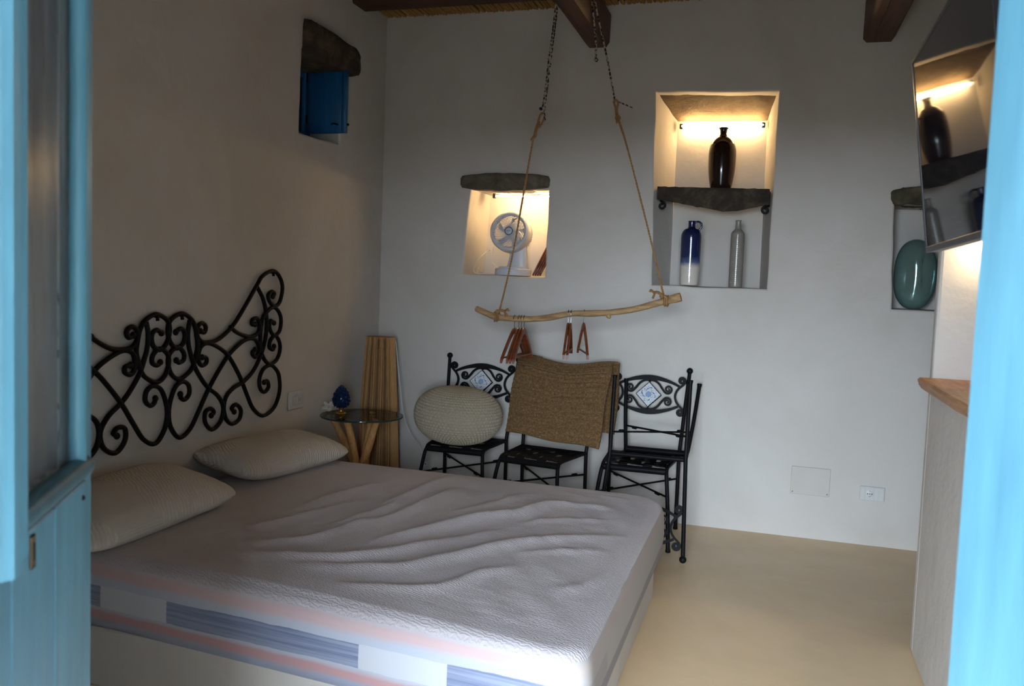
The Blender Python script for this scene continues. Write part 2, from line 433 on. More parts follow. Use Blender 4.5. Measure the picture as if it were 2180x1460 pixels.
# ------------------------------------------------------------------ room shell
XL, YB, ZC = -2.567, 5.333, 3.20
XR, YF, YO = 2.20, 0.53, 0.15
def holed_wall(mb, us, zs, holes, fmap):
    """wall sheet with rectangular holes; fmap(u, z, depth)"""
    U = sorted(set(us + [h[i] for h in holes for i in (0, 1)])); Z = sorted(set(zs + [h[i] for h in holes for i in (2, 3)]))
    for i in range(len(U)-1):
        for j in range(len(Z)-1):
            cu, cz = (U[i]+U[i+1])/2, (Z[j]+Z[j+1])/2
            if any(h[0] < cu < h[1] and h[2] < cz < h[3] for h in holes): continue
            mb.add([fmap(U[i], Z[j], 0), fmap(U[i+1], Z[j], 0), fmap(U[i+1], Z[j+1], 0), fmap(U[i], Z[j+1], 0)], [(0, 1, 2, 3)])
def niche(mb, rect, front, back, depth, fmap, rnd=0.012, jit=0.004):
    """plastered niche: rounded arris, slightly wavy hand-made edges"""
    K = 8
    def ring(poly, d, j=0.0):
        out = []
        for i in range(4):
            a, b = poly[i], poly[(i+1) % 4]
            for k in range(K):
                t = k/K; u, z = lerp(a[0], b[0], t), lerp(a[1], b[1], t)
                w = math.sin(PI*t)*j
                out.append((u + w*nz((u*5, z*5, d), 1)*3, z + w*nz((z*5, u*5, 4+d), 1)*3, d))
        return out
    cu = sum(p[0] for p in front)/4; cz = sum(p[1] for p in front)/4
    ex = lambda e: [(p[0]+(e if p[0] > cu else -e), p[1]+(e if p[1] > cz else -e)) for p in front]
    R = [(rect[0], rect[2]), (rect[1], rect[2]), (rect[1], rect[3]), (rect[0], rect[3])]
    rings = [ring(R, 0), ring(ex(rnd), 0, jit), ring(ex(rnd*0.3), rnd*0.3, jit), ring(front, rnd, jit)]
    for t in (0.3, 0.65): rings.append(ring([(lerp(f[0], b[0], t), lerp(f[1], b[1], t)) for f, b in zip(front, back)], rnd+(depth-rnd)*t, jit))
    rings.append(ring(back, depth))
    rows = [[fmap(*p) for p in r] for r in rings]
    mb.loft(rows, True, False); mb.add(rows[-1], [tuple(range(len(rows[-1])))])
fb = lambda u, z, d: (u, YB+d, z)
fl = lambda u, z, d: (XL-d, u, z)
N1 = dict(rect=(-2.06, -1.33, 1.42, 2.14), front=[(-1.972, 1.502), (-1.408, 1.498), (-1.408, 2.05), (-1.932, 2.055)], back=[(-1.945, 1.505), (-1.36, 1.505), (-1.36, 2.05), (-1.915, 2.05)], depth=0.36)
N2 = dict(rect=(-0.84, 0.04, 1.39, 2.73), front=[(-0.724, 1.474), (-0.043, 1.474), (-0.039, 2.632), (-0.755, 2.646)], back=[(-0.655, 1.478), (-0.09, 1.478), (-0.10, 2.60), (-0.655, 2.60)], depth=0.34)
N3 = dict(rect=(0.56, 1.40, 1.30, 2.06), front=[(0.652, 1.385), (1.30, 1.385), (1.30, 1.985), (0.628, 1.985)], back=[(0.66, 1.388), (1.28, 1.388), (1.28, 1.98), (0.65, 1.98)], depth=0.30)
mb = MB()
holed_wall(mb, [XL-0.5, XR+0.3], [-0.1, 3.5], [n['rect'] for n in (N1, N2, N3)], fb)
for n in (N1, N2, N3): niche(mb, n['rect'], n['front'], n['back'], n['depth'], fb)
y2 = YB+0.6; a, b = XL-0.5, XR+0.3
mb.add([(a, YB, -0.1), (b, YB, -0.1), (b, YB, 3.5), (a, YB, 3.5), (a, y2, -0.1), (b, y2, -0.1), (b, y2, 3.5), (a, y2, 3.5)], [(4, 5, 6, 7), (0, 1, 5, 4), (2, 3, 7, 6), (0, 3, 7, 4), (1, 2, 6, 5)])
w = mb.build('wall_back', PLASTER); w['kind'] = 'structure'
WN = dict(rect=(4.16, 4.84, 2.14, 2.80), front=[(4.262, 2.24), (4.722, 2.252), (4.735, 2.70), (4.275, 2.70)], back=[(4.27, 2.25), (4.74, 2.25), (4.74, 2.70), (4.27, 2.70)], depth=0.24)
mb = MB()
holed_wall(mb, [YO-0.2, YB], [-0.1, 3.5], [WN['rect']], fl)
niche(mb, WN['rect'], WN['front'], WN['back'], WN['depth'], fl)
a, b = YO-0.2, YB
mb.add([(XL, a, -0.1), (XL, b, -0.1), (XL, b, 3.5), (XL, a, 3.5), (XL-0.5, a, -0.1), (XL-0.5, b, -0.1), (XL-0.5, b, 3.5), (XL-0.5, a, 3.5)], [(4, 5, 6, 7), (0, 1, 5, 4), (2, 3, 7, 6), (0, 3, 7, 4)])
w = mb.build('wall_left', PLASTER); w['kind'] = 'structure'
def struct(name, mat, *boxes, bevel=0):
    mb = MB()
    for lo, hi in boxes: mb.box(lo, hi)
    o = mb.build(name, mat, bevel=bevel); o['kind'] = 'structure'; return o
struct('floor', FLOOR, ((XL-0.45, YO, -0.12), (XR+0.3, YB, 0)))
struct('wall_front', PLASTER, ((XL, YO, 0), (-0.70, YF, 3.5)), ((0.35, YO, 0), (XR+0.3, YF, 3.5)), ((-0.70, YO, 2.14), (0.35, YF, 3.5)))
struct('wall_right', PLASTER, ((XR, YF, 0), (XR+0.3, YB, 3.5)))
struct('wall_partition', PLASTER, ((0.622, 3.747, 0), (XR, 3.81, 3.165)), bevel=0.012)
struct('wall_counter', PLASTER, ((0.62, 2.1, 0), (1.25, 3.747, 1.09)), bevel=0.012)
ceil = struct('ceiling', DARKWOODX, ((XL-0.4, YO, 3.202), (XR+0.3, YB, 3.5)))
mb = MB(); x = XL+0.012; k = 0
while x < XR-0.01:
    r = 0.0095+0.002*math.sin(k*2.3); zz = 3.188-0.002*math.sin(k*5.1)
    mb.tube([(x, YF, zz), (x+0.004*math.sin(k), 2.9, zz-0.004), (x+0.003*math.sin(k*3), YB, zz)], r, 6); x += r*2+0.0015; k += 1
mb.build('reed', REED, ceil, True, kind='stuff', label='dry reeds laid side by side over the beams')
mb = MB(); mb.box((-30, -30, -0.25), (30, YO, -0.06)); g = mb.build('trim_terrace', TERRACE); g['kind'] = 'structure'
# added unseen roof and side walls, cutting sky light on the door leaves
struct('wall_sky_blocker_left', PLASTER, ((-2.75, -2.0, -0.1), (-2.45, YO, 2.7)))
struct('wall_sky_blocker_right', PLASTER, ((0.75, -2.0, -0.1), (1.05, YO, 2.7)))
struct('ceiling_sky_blocker', DARKWOODX, ((-2.75, -2.0, 2.4), (1.05, YO, 2.7)))

def beam(x0, x1, y0, y1, z0, z1, label, mat, wob=0.006, split=None):
    """hewn beam along y (or x when split is 'x')"""
    mb = MB(); rows = []; L = 14
    for i in range(L+1):
        t = i/L; y = lerp(y0, y1, t); j = lambda s: wob*nz((t*4, s, x0), 1)*2
        c = 0.02 if z1-z0 > 0.1 else 0.009
        rows.append([(x0+c+j(1), y, z0+j(2)), (x1-c+j(3), y, z0+j(2)), (x1+j(3), y, z0+c*1.5+j(2)), (x1+j(4), y, z1), (x0+j(5), y, z1), (x0+j(1), y, z0+c+j(2))])
    mb.loft(rows)
    if split == 'x': mb.v = [(p[1], p[0], p[2]) for p in mb.v]
    o = mb.build('ceiling_beam', mat, None, True, (0, 0, 0)); return tag(o, label, 'beam', None)
beam(-1.20, -1.055, YF, YB+0.05, 2.925, 3.12, 'dark wooden ceiling beam that carries the rope swing rail', DARKWOOD)
beam(0.405, 0.575, YF, YB+0.05, 2.885, 3.12, 'dark wooden ceiling beam with a long crack, above the stone shelf niche side', DARKWOOD)
mb = MB(); mb.tube([(0.455, 4.2, 2.884), (0.462, 4.8, 2.8835), (0.45, 5.30, 2.884)], 0.003, 5)
mb.build('crack', BLACKP, bpy.data.objects['ceiling_beam.001'])
beam(4.84, 5.02, XL-0.02, XR, 3.122, 3.19, 'dark wooden cross beam meeting the left wall in the corner', DARKWOODX, split='x')

# ------------------------------------------------------------------ stones round the openings
rock('lintel_stone', DSTONE, (XL-0.22, 4.275, 2.685), (XL+0.06, 4.83, 2.83), 0.012, 'dark lintel stone jutting out above the small blue window',
     shape=lambda p, q: (p.x + 0.02*(q.y > 0.2)*(q.y-0.2), p.y, p.z + (0.018*q.z*(1-0.5*q.y)) - 0.02*max(0, q.y)**3*(q.z > 0)))
rock('lintel_stone', STONE, (-2.005, YB-0.035, 2.055), (-1.40, YB+0.30, 2.145), 0.007, 'flat grey lintel stone above the fan niche',
     shape=lambda p, q: (p.x, p.y, p.z + 0.012*q.z*math.cos(q.x*2.0)))
rock('lintel_stone', LSTONE, (-0.80, YB+0.055, 2.52), (0.0, YB+0.36, 2.66), 0.005, 'pale stone slab lintel inside the tall lit niche',
     shape=lambda p, q: (p.x, p.y, p.z + 0.058*(1-q.y)*(1-q.z)/2))
rock('lintel_stone', MSTONE, (0.60, YB-0.03, 1.985), (1.36, YB+0.26, 2.075), 0.019, 'rough mossy lintel stone above the teal vase niche', freq=14)

# slate shelf with iron scroll brackets
sh = thing('stone_shelf', 'dark slate shelf slab with a pointed underside across the tall niche', 'shelf', (-0.39, YB+0.02, 2.07))
mb = MB(); pr = []
xs = [-0.722+0.664*i/30 for i in range(31)]
def bot(x):
    if x < -0.32: return lerp(2.0, 1.93, (x+0.722)/0.402)
    if x < -0.235: return lerp(1.93, 1.935, (x+0.32)/0.085)
    return lerp(1.935, 1.975, (x+0.235)/0.177)
rows = []
for x in xs:
    tz = 2.078-0.012*(x+0.722)/0.664; e = 0.004*nz((x*30, 1, 2)); e2 = 0.006*nz((x*26, 5, 2)); fy = YB+0.016+0.006*nz((x*22, 8, 1))
    b0 = bot(x)
    rows.append([(x, fy, tz+e), (x, fy-0.004, lerp(tz, b0, 0.3)+e), (x, fy+0.002+e2, lerp(tz, b0, 0.65)), (x, fy+0.006+e2, b0+e2), (x, YB+0.16, b0+0.02+e2), (x, YB+0.325, b0+0.03), (x, YB+0.325, tz), (x, YB+0.16, tz+e)])
mb.loft(rows); mb.build('slab', SLATE, sh, True, (-0.39, YB+0.02, 2.07))
for px, sgn in ((-0.69, 1), (-0.075, -1)):
    cz = 1.962 if sgn > 0 else 1.940; pts = []
    for i in range(26):
        a = PI/2 + sgn*0 + (i/25)*2*PI*1.15; r = lerp(0.024, 0.007, i/25)
        pts.append((px+sgn*(-r*math.cos(a))*1.0, YB+0.022, cz+r*math.sin(a)))
    pts = [(px+sgn*(-0.022), YB+0.26, bot(px)+0.005), (px+sgn*(-0.02), YB+0.1, bot(px)+0.004)] + pts
    mb = MB(); mb.tube(pts, 0.0075, 7); mb.build('bracket', IRON, sh, True, (-0.39, YB+0.02, 2.07), label='black iron scroll bracket under the slab')

# strip lights
def strip(x0, x1, y, z, label, mat, r=0.011):
    t = thing('strip_light', label, 'lamp', ((x0+x1)/2, y, z), group=None)
    mb = MB(); mb.tube([(x0, y, z), (x1, y, z)], r, 10); mb.build('tube', mat, t, True, t.location)
    for x in (x0, x1):
        mb = MB(); mb.cbox((x-0.012, y-0.012, z-0.016), (x+0.010, y+0.014, z+0.016), 0.004); mb.build('clip', DGREY, t, False, t.location)
    return t
strip(-1.835, -1.37, YB+0.20, 2.032, 'glowing warm strip light under the fan niche lintel', GLOW2, 0.0055)
strip(-0.625, -0.12, YB+0.30, 2.492, 'glowing warm strip light at the top of the tall vase niche', GLOW, 0.013)

# ------------------------------------------------------------------ blue window in the left wall
wf = thing('window_1', 'x', 'window'); del wf['label']; del wf['category']; wf['kind'] = 'structure'
mb = MB(); xb = XL-0.238
for lo, hi in (((xb, 4.27, 2.25), (xb+0.03, 4.33, 2.70)), ((xb, 4.66, 2.25), (xb+0.03, 4.735, 2.70)), ((xb, 4.33, 2.25), (xb+0.03, 4.66, 2.31)), ((xb, 4.33, 2.64), (xb+0.03, 4.66, 2.70))): mb.cbox(lo, hi, 0.006)
mb.build('window_frame', NAVY, wf, False)
mb = MB(); mb.box((xb+0.004, 4.33, 2.31), (xb+0.010, 4.66, 2.64)); mb.build('window_pane', DOORPANE, wf)
mb = MB(); mb.cbox((XL-0.235, 4.60, 2.262), (XL-0.06, 4.628, 2.69), 0.006); 
ws = thing('window_shutter', 'small dark blue window leaf standing open below the dark lintel stone', 'window leaf', (XL-0.20, 4.69, 2.31))
mb = MB(); mb.cbox((0.0, -0.018, 0.0), (0.255, 0.012, 0.375), 0.008); mb.build('leaf', NAVY, ws, True)
mb = MB(); mb.cbox((0.235, -0.024, 0.0), (0.262, 0.014, 0.376), 0.004); mb.build('edge_strip', NAVY, ws, True)
mb = MB(); mb.tube(spl([(0.175, -0.028, 0.048), (0.19, -0.032, 0.053), (0.205, -0.03, 0.05), (0.22, -0.03, 0.044)], 4), 0.004, 6); mb.tube([(0.20, -0.018, 0.05), (0.20, -0.032, 0.05)], 0.003, 6); mb.build('catch', IRON, ws, True)
mb = MB(); mb.sphere((0.272, -0.005, 0.05), 0.008); mb.build('knob', IRON, ws, True)
for z in (0.06, 0.31):
    mb = MB(); mb.tube([(-0.006, -0.01, z), (-0.006, -0.01, z+0.05)], 0.006, 7); mb.build('hinge', IRON, ws, True)

# ------------------------------------------------------------------ door leaves
def door_frame():
    d = thing('door_1', 'x', 'door'); del d['label']; del d['category']; d['kind'] = 'structure'
    for nm, lo, hi in (('jamb', (-0.70, 0.40, 0), (-0.675, 0.53, 2.14)), ('jamb', (0.327, 0.40, 0), (0.35, 0.53, 2.14)), ('head', (-0.70, 0.40, 2.115), (0.35, 0.53, 2.14))):
        mb = MB(); mb.box(lo, hi); mb.build(nm, BLUE, d)
def door_leaf(name, label, loc, ang, side, W, glass):
    """leaf along local +x from its hinge; side = -1 when the outer face is at local -y"""
    t = thing(name, label, 'door leaf', loc, (0, 0, ang)); T = 0.036; F = side*T/2
    y0, y1 = -T/2, T/2
    zt, zg, zh = 1.80, 1.19, 2.08
    ox = 0.156; gx = 0.408
    if not glass: ox = 0.12; gx = W-0.24
    mb = MB(); mb.cbox((0, y0, 1.15), (ox-0.02, y1, zh), 0.004); mb.build('stile', BLUE, t)
    mb = MB(); mb.cbox((gx+0.042, y0, 1.15 if glass else 0.06), (W, y1, zh), 0.004); mb.build('stile', BLUE, t)
    mb = MB(); mb.cbox((ox-0.02, y0, zt+0.03), (gx+0.045, y1, zh), 0.004); mb.build('rail', BLUE, t)
    # beads round the pane: half-round mouldings
    for nm, p, q, r, m in (('bead', (gx+0.024, F*0.6, 1.19), (gx+0.024, F*0.6, zt+0.03), 0.012, BLUE), ('bead', (ox-0.01, F*0.5, 1.19), (ox-0.01, F*0.5, zt+0.03), 0.012, BLUE),
                           ('sill_bead', (ox-0.02, F*0.7, 1.184), (gx+0.046, F*0.7, 1.184), 0.015, GREYBLUE), ('sill_bead', (ox-0.02, F*0.6, zt+0.018), (gx+0.045, F*0.6, zt+0.018), 0.018, GREYBLUE)):
        mb = MB(); mb.tube([p, q], r, 14); mb.build(nm, m, t, True)
    mb = MB(); mb.box((ox-0.02, -0.003, 1.18), (gx+0.03, 0.003, zt+0.03)); mb.build('pane', PANE, t)
    # net curtain hung behind the pane
    mb = MB(); rows = []
    for k in range(61):
        u = k/60; xx = lerp(ox-0.015, gx+0.028, u)
        rows.append([(xx, -side*(0.014+0.006*math.sin(u*38+z*1.5)), z) for z in [1.19+0.062*i for i in range(11)]])
    mb.loft(rows, False, False); mb.build('net_curtain', CURT, t, True)
    cuts = [0, ox, (ox+W)/2-0.01, W] if glass else [0, gx*0.55, gx+0.041]
    for a, b in zip(cuts, cuts[1:]):
        mb = MB(); mb.cbox((a+0.0006, y0, 0.06), (b-0.0006, y1, 1.165), 0.0025); mb.build('plank', BLUE, t)
    for z in (0.3, 1.75):
        mb = MB(); mb.tube([(-0.004, -F*0.8, z), (-0.004, -F*0.8, z+0.1)], 0.008, 8); mb.build('hinge', IRON, t, True)
    return t, F
door_frame()
dl, F = door_leaf('door_leaf', 'blue glazed door leaf folded back on the left, net curtain behind its pane', (-0.660, 0.524, 0), math.radians(120), -1, 0.478, True)
mb = MB()   # cover moulding that stops short above the lower boards
rows = []
for z, dz in ((1.150, 0.012), (2.04, 0.0)):
    rows.append([(0.094, F, z), (0.152, F, z+dz*0.4), (0.152, F-0.012, z+dz), (0.140, F-0.020, z+dz), (0.124, F-0.015, z+dz*0.6), (0.114, F-0.022, z), (0.100, F-0.020, z), (0.094, F-0.012, z)])
mb.loft(rows); mb.build('cover_moulding', BLUE, dl, False, label='raised moulding beside the pane')
mb = MB(); mb.cbox((0.212, F-0.0025, 1.122), (0.228, F+0.001, 1.158), 0.002); mb.build('keyhole_plate', RUST, dl)
mb = MB(); mb.cbox((0.2185, F-0.004, 1.130), (0.2215, F-0.002, 1.150), 0.001); mb.build('keyhole', BLACKP, dl)
for xx, zz in ((0.197, 1.168), (0.432, 1.145)):
    mb = MB(); mb.sphere((xx, F, zz), 0.0035, 8, 6); mb.build('nail_hole', BLACKP, dl, True)
dr, F = door_leaf('door_leaf', 'bright blue door leaf standing open at the right, close to the viewer', (0.318, 0.53, 0), math.atan2(0.974, -0.226), 1, 0.46, False)

# ------------------------------------------------------------------ bed
bb = MB(); bb.cbox((XL+0.001, 2.352, 0), (-0.466, 3.99, 0.212), 0.008)
tag(bb.build('bed_base', PLASTER, None, False, (-1.5, 3.17, 0)), 'low white plastered bed plinth built against the left wall', 'bed base')
MX, MY, MZ = -2.50, 2.05, 0.213
mt = thing('mattress', 'wide mattress in a creased pale quilted cover on the plastered plinth', 'mattress', (MX, MY, MZ))
Q = [Vector((-2.505, 2.365)), Vector((-0.415, 2.165)), Vector((-0.425, 4.06)), Vector((-2.505, 4.12))]
RC = [0.05, 0.09, 0.16, 0.05]
def outline(n=280):
    pts = []
    for i in range(4):
        p0, p, p1 = Q[i-1], Q[i], Q[(i+1) % 4]
        a = p+(p0-p).normalized()*RC[i]; b = p+(p1-p).normalized()*RC[i]
        for k in range(9):
            t = k/8; pts.append(a*(1-t)**2+p*2*t*(1-t)+b*t*t)
    # resample evenly
    pts.append(pts[0]); L = [0]
    for a, b in zip(pts, pts[1:]): L.append(L[-1]+(b-a).length)
    out = []; j = 0
    for k in range(n):
        d = L[-1]*k/n
        while L[j+1] < d: j += 1
        t = (d-L[j])/max(1e-9, L[j+1]-L[j]); out.append(pts[j].lerp(pts[j+1], t))
    return out
OL = outline(); CT = sum(OL, Vector((0, 0)))/len(OL)
FOLDS = [[(-1.338,2.802),(-1.231,3.003),(-1.115,3.225),(-0.969,3.423),(-0.885,3.648),(-0.678,3.701)],[(-1.45,2.50),(-1.174,2.589),(-1.036,2.755),(-0.92,2.944),(-0.855,3.035),(-0.703,3.18),(-0.477,3.329)],[(-1.25,2.40),(-0.981,2.474),(-0.883,2.658),(-0.799,2.75)],[(-1.437,3.006),(-1.398,3.225),(-1.374,3.524),(-1.375,3.686)],[(-1.529,3.195),(-1.512,3.431),(-1.504,3.808),(-1.477,4.047)],[(-1.693,2.529),(-1.499,2.564),(-1.306,2.648),(-1.161,2.844),(-0.984,3.101)],[(-1.925,2.652),(-1.813,2.842),(-1.738,3.021),(-1.67,3.244)],[(-1.735,2.632),(-1.571,2.735),(-1.51,2.938),(-1.463,3.059)],[(-0.613,2.63),(-0.532,2.73),(-0.478,2.965)],[(-1.817,3.086),(-1.789,3.354),(-1.737,3.621)],
         [(-0.9,3.3),(-0.78,3.42),(-0.6,3.5)],[(-1.2,3.3),(-1.12,3.5),(-1.05,3.75)],[(-0.82,2.9),(-0.68,3.02),(-0.5,3.1)],[(-1.6,2.85),(-1.52,3.1),(-1.48,3.3)]]
FAMP = [0.020, 0.016, 0.011, 0.013, 0.012, 0.016, 0.010, 0.014, 0.009, 0.010, 0.008, 0.010, 0.007, 0.010]
FW = [0.036, 0.034, 0.026, 0.034, 0.036, 0.032, 0.030, 0.030, 0.03, 0.036, 0.022, 0.034, 0.02, 0.03]
FS = [[Vector(q) for q in spl(f, 5)] for f in FOLDS]
BB = [(min(p.x for p in f)-0.16, max(p.x for p in f)+0.16, min(p.y for p in f)-0.16, max(p.y for p in f)+0.16) for f in FS]
def foldz(x, y):
    h = 0.0; P = Vector((x, y))
    for f, a, w, bx in zip(FS, FAMP, FW, BB):
        if not (bx[0] < x < bx[1] and bx[2] < y < bx[3]): continue
        best = 9; bt = 0; sg = 1
        for i in range(len(f)-1):
            s = f[i+1]-f[i]; t = max(0, min(1, (P-f[i]).dot(s)/s.length_squared)); v = P-(f[i]+s*t); d = v.length
            if d < best: best = d; bt = (i+t)/(len(f)-1); sg = 1 if s.x*v.y-s.y*v.x > 0 else -1
        ww = w*(0.62 if sg > 0 else 1.25)      # steeper on one flank
        h += 1.3*a*math.exp(-(best/ww)**2)*math.sin(PI*min(1, max(0, 0.12+0.8*bt)))
    h += 0.0050*nz((x*2.2-y*1.4, (x+y*0.8)*9, 3)) + 0.0026*nz((x*6, y*6, 1)) + 0.0016*nz((x*26, y*26, 7))
    h += 0.0035*nz((x*5, y*38+x*9, 2))*max(0, min(1, (x+1.2)/0.5))
    return h
def topz(x, y):
    u = (x+1.47)/1.05; v = (y-3.13)/0.98
    return 0.462+0.028*max(0, 1-u*u)*max(0, 1-v*v)
N = len(OL)
def ring2(ins, z): return [(p.x, p.y, z) for p in [o+(CT-o).normalized()*ins for o in OL]]
body = MB(); rows = []
for ins, z in ((0.10, 0.2135), (0.03, 0.2145), (0.008, 0.225), (0.0, 0.255), (-0.006, 0.32), (-0.004, 0.38), (0.002, 0.42), (0.012, 0.442), (0.030, 0.456), (0.06, 0.462)):
    rows.append([(x, y, z + 0.004*nz((x*7, y*7, z*3)) * (1 if z > 0.24 else 0)) for x, y, z in ring2(ins, z)])
body.loft(rows, True, True); body.build('mattress_body', TICK, mt, True, (MX, MY, MZ), label='mattress side printed with coral and grey-blue stripes')
cov = MB(); rows = []
for i in range(4):
    ins, dz = ((0.012, -0.017), (0.022, -0.004), (0.034, 0.003), (0.046, 0.006))[i]
    rows.append([(x, y, 0.46+dz) for x, y, _ in ring2(ins, 0)])
K = 84
for k in range(0, K+1):
    t = k/K
    rr = []
    for o in OL:
        e = o+(CT-o).normalized()*0.058; p = e.lerp(CT, t*0.995); ed = min(1, t*9)
        rr.append((p.x, p.y, max(0.4645, topz(p.x, p.y)*1.0+0.006 + foldz(p.x, p.y)*ed*0.95 - 0.000)))
    rows.append(rr)
cov.loft(rows, True, False); cov.add(rows[-1], [tuple(range(N))])
cov.build('quilted_cover', SHEET, mt, True, (MX, MY, MZ))

def pillow(label, loc, rot, L=0.76, D=0.43, H=0.15):
    mb = MB(); n, m = 44, 30
    def P(u, v, s):
        cr_ = 1-0.10*abs(u)**5*abs(v)**5; k = (1-0.015*(1-abs(v)**2.0)*abs(u)**3)*cr_; k2 = (1-0.03*(1-abs(u)**2.0)*abs(v)**3)*cr_
        x = D/2*v*k2; y = L/2*u*k
        h = (max(0, 1-abs(u)**3.2)**0.55)*(max(0, 1-abs(v)**2.6)**0.62)
        z = s*H/2*h + 0.006*nz((u*3, v*3, s+loc[1]))*h
        return (x, y, z)
    for s in (1, -1):
        vs = [P(-1+2*i/n, -1+2*j/m, s) for i in range(n+1) for j in range(m+1)]
        fs = [(i*(m+1)+j, (i+1)*(m+1)+j, (i+1)*(m+1)+j+1, i*(m+1)+j+1) for i in range(n) for j in range(m)]
        mb.add(vs, fs)
    o = mb.build('pillow', PILLOW, None, True)
    import bmesh
    bm = bmesh.new(); bm.from_mesh(o.data); bmesh.ops.remove_doubles(bm, verts=bm.verts, dist=0.0005); bmesh.ops.recalc_face_normals(bm, faces=bm.faces); bm.to_mesh(o.data); bm.free()
    o.location = loc; o.rotation_euler = rot
    return tag(o, label, 'pillow')
pillow('cream pillow with wavy embossed pattern, nearest, partly behind the blue door leaf', (-2.318, 2.675, 0.556), (math.radians(2), math.radians(10), math.radians(-3)), 0.82, 0.46, 0.16)
pillow('cream ribbed pillow lying at the far side by the glass table', (-2.345, 3.73, 0.556), (math.radians(-1), math.radians(8), math.radians(-7)), 0.80, 0.42, 0.165)

# ------------------------------------------------------------------ wrought iron headboard
HB={'loop_up':[[0.047,1.175],[0.077,1.19],[0.103,1.178],[0.109,1.151],[0.096,1.12],[0.053,1.102],[0.01,1.134],[-0.006,1.188],[0.013,1.232],[0.084,1.258],[0.148,1.234],[0.179,1.197],[0.191,1.16],[0.201,1.102],[0.185,1.053],[0.169,1.014],[0.137,0.985],[0.073,0.961],[0.021,0.988],[-0.002,1.039],[0.009,1.083],[0.06,1.107],[0.101,1.08],[0.103,1.048],[0.072,1.036],[0.053,1.048]],'lens':[[0.143,1.226],[0.131,1.177],[0.134,1.12],[0.152,1.069],[0.18,1.01],[0.238,0.94],[0.291,0.894],[0.357,0.853],[0.401,0.794],[0.384,0.728],[0.318,0.694],[0.265,0.734],[0.264,0.786],[0.304,0.797],[0.328,0.777],[0.309,0.763]],'wing':[[0.219,1.173],[0.247,1.165],[0.258,1.19],[0.232,1.21],[0.201,1.196],[0.194,1.16],[0.217,1.13],[0.263,1.117],[0.351,1.127],[0.454,1.179],[0.535,1.249],[0.665,1.385],[0.719,1.438],[0.814,1.468],[0.879,1.439],[0.911,1.38],[0.887,1.304],[0.837,1.28],[0.79,1.305],[0.774,1.339],[0.806,1.358],[0.833,1.347],[0.818,1.332]],'low_cross':[[0.234,1.049],[0.264,1.044],[0.265,1.021],[0.233,1.01],[0.208,1.034],[0.21,1.076],[0.231,1.104],[0.277,1.113],[0.342,1.094],[0.42,1.054],[0.481,0.995],[0.545,0.915],[0.6,0.828],[0.656,0.751],[0.746,0.702],[0.85,0.733],[0.901,0.814],[0.892,0.902],[0.848,0.949],[0.801,0.966],[0.739,0.948],[0.707,0.899],[0.717,0.85],[0.754,0.827],[0.793,0.849],[0.781,0.883],[0.752,0.879]],'up_cross':[[0.082,0.892],[0.09,0.872],[0.115,0.864],[0.144,0.888],[0.138,0.928],[0.099,0.948],[0.051,0.931],[0.018,0.877],[0.005,0.815],[0.02,0.749],[0.079,0.693],[0.152,0.722],[0.212,0.795],[0.281,0.888],[0.355,0.969],[0.44,1.046],[0.54,1.101],[0.624,1.118],[0.678,1.1],[0.702,1.054],[0.668,1.019],[0.639,1.042],[0.663,1.059]],'branch':[[0.447,1.185],[0.508,1.152],[0.607,1.127],[0.677,1.138],[0.7,1.175],[0.68,1.217],[0.637,1.215],[0.632,1.19],[0.659,1.189]],'lens_far':[[0.67,1.384],[0.727,1.321],[0.758,1.25],[0.766,1.173],[0.751,1.096],[0.714,1.021],[0.65,0.949],[0.566,0.901],[0.484,0.878],[0.425,0.842],[0.407,0.79],[0.423,0.733],[0.474,0.698],[0.535,0.714],[0.547,0.759],[0.507,0.792],[0.472,0.778],[0.492,0.757]],'side_loops':[[0.834,1.19],[0.801,1.204],[0.792,1.172],[0.813,1.138],[0.848,1.124],[0.893,1.151],[0.901,1.214],[0.868,1.258],[0.82,1.274],[0.763,1.25],[0.725,1.213],[0.71,1.149],[0.712,1.085],[0.725,1.033],[0.76,0.992],[0.807,0.971],[0.865,0.99],[0.896,1.035],[0.891,1.085],[0.848,1.122],[0.805,1.1],[0.794,1.064],[0.827,1.047],[0.839,1.065]]}
HX, HY = XL+0.021, 3.175
hb = thing('headboard', 'black wrought iron scrollwork headboard fixed to the wall above the pillows', 'headboard', (HX, HY, 0.66))
for s in (1, -1):
    for key, P in HB.items():
        pts = spl([(0, s*p[0], p[1]-0.66) for p in P], 5)
        m = len(pts); rr = [0.0106]*m
        mb = MB(); mb.tube(pts, rr, 8)
        if key != 'branch' and key != 'lens_far' and key != 'lens': mb.sphere(pts[0], 0.015, 8, 6, (0.8, 1, 1))
        if key != 'loop_up' or True: mb.sphere(pts[-1], 0.015, 8, 6, (0.8, 1, 1))
        mb.build('scroll_bar', IRON, hb, True)
    for py, pz in ((0.081, 1.25), (0.81, 1.46)):
        mb = MB(); mb.tube([(-0.020, s*py, pz-0.66), (0.006, s*py, pz-0.664)], 0.005, 6); mb.tube([(0.006, s*py, pz-0.66), (0.008, s*py, pz-0.68)], 0.008, 6)
        mb.build('wall_hook', IRON, hb, True)

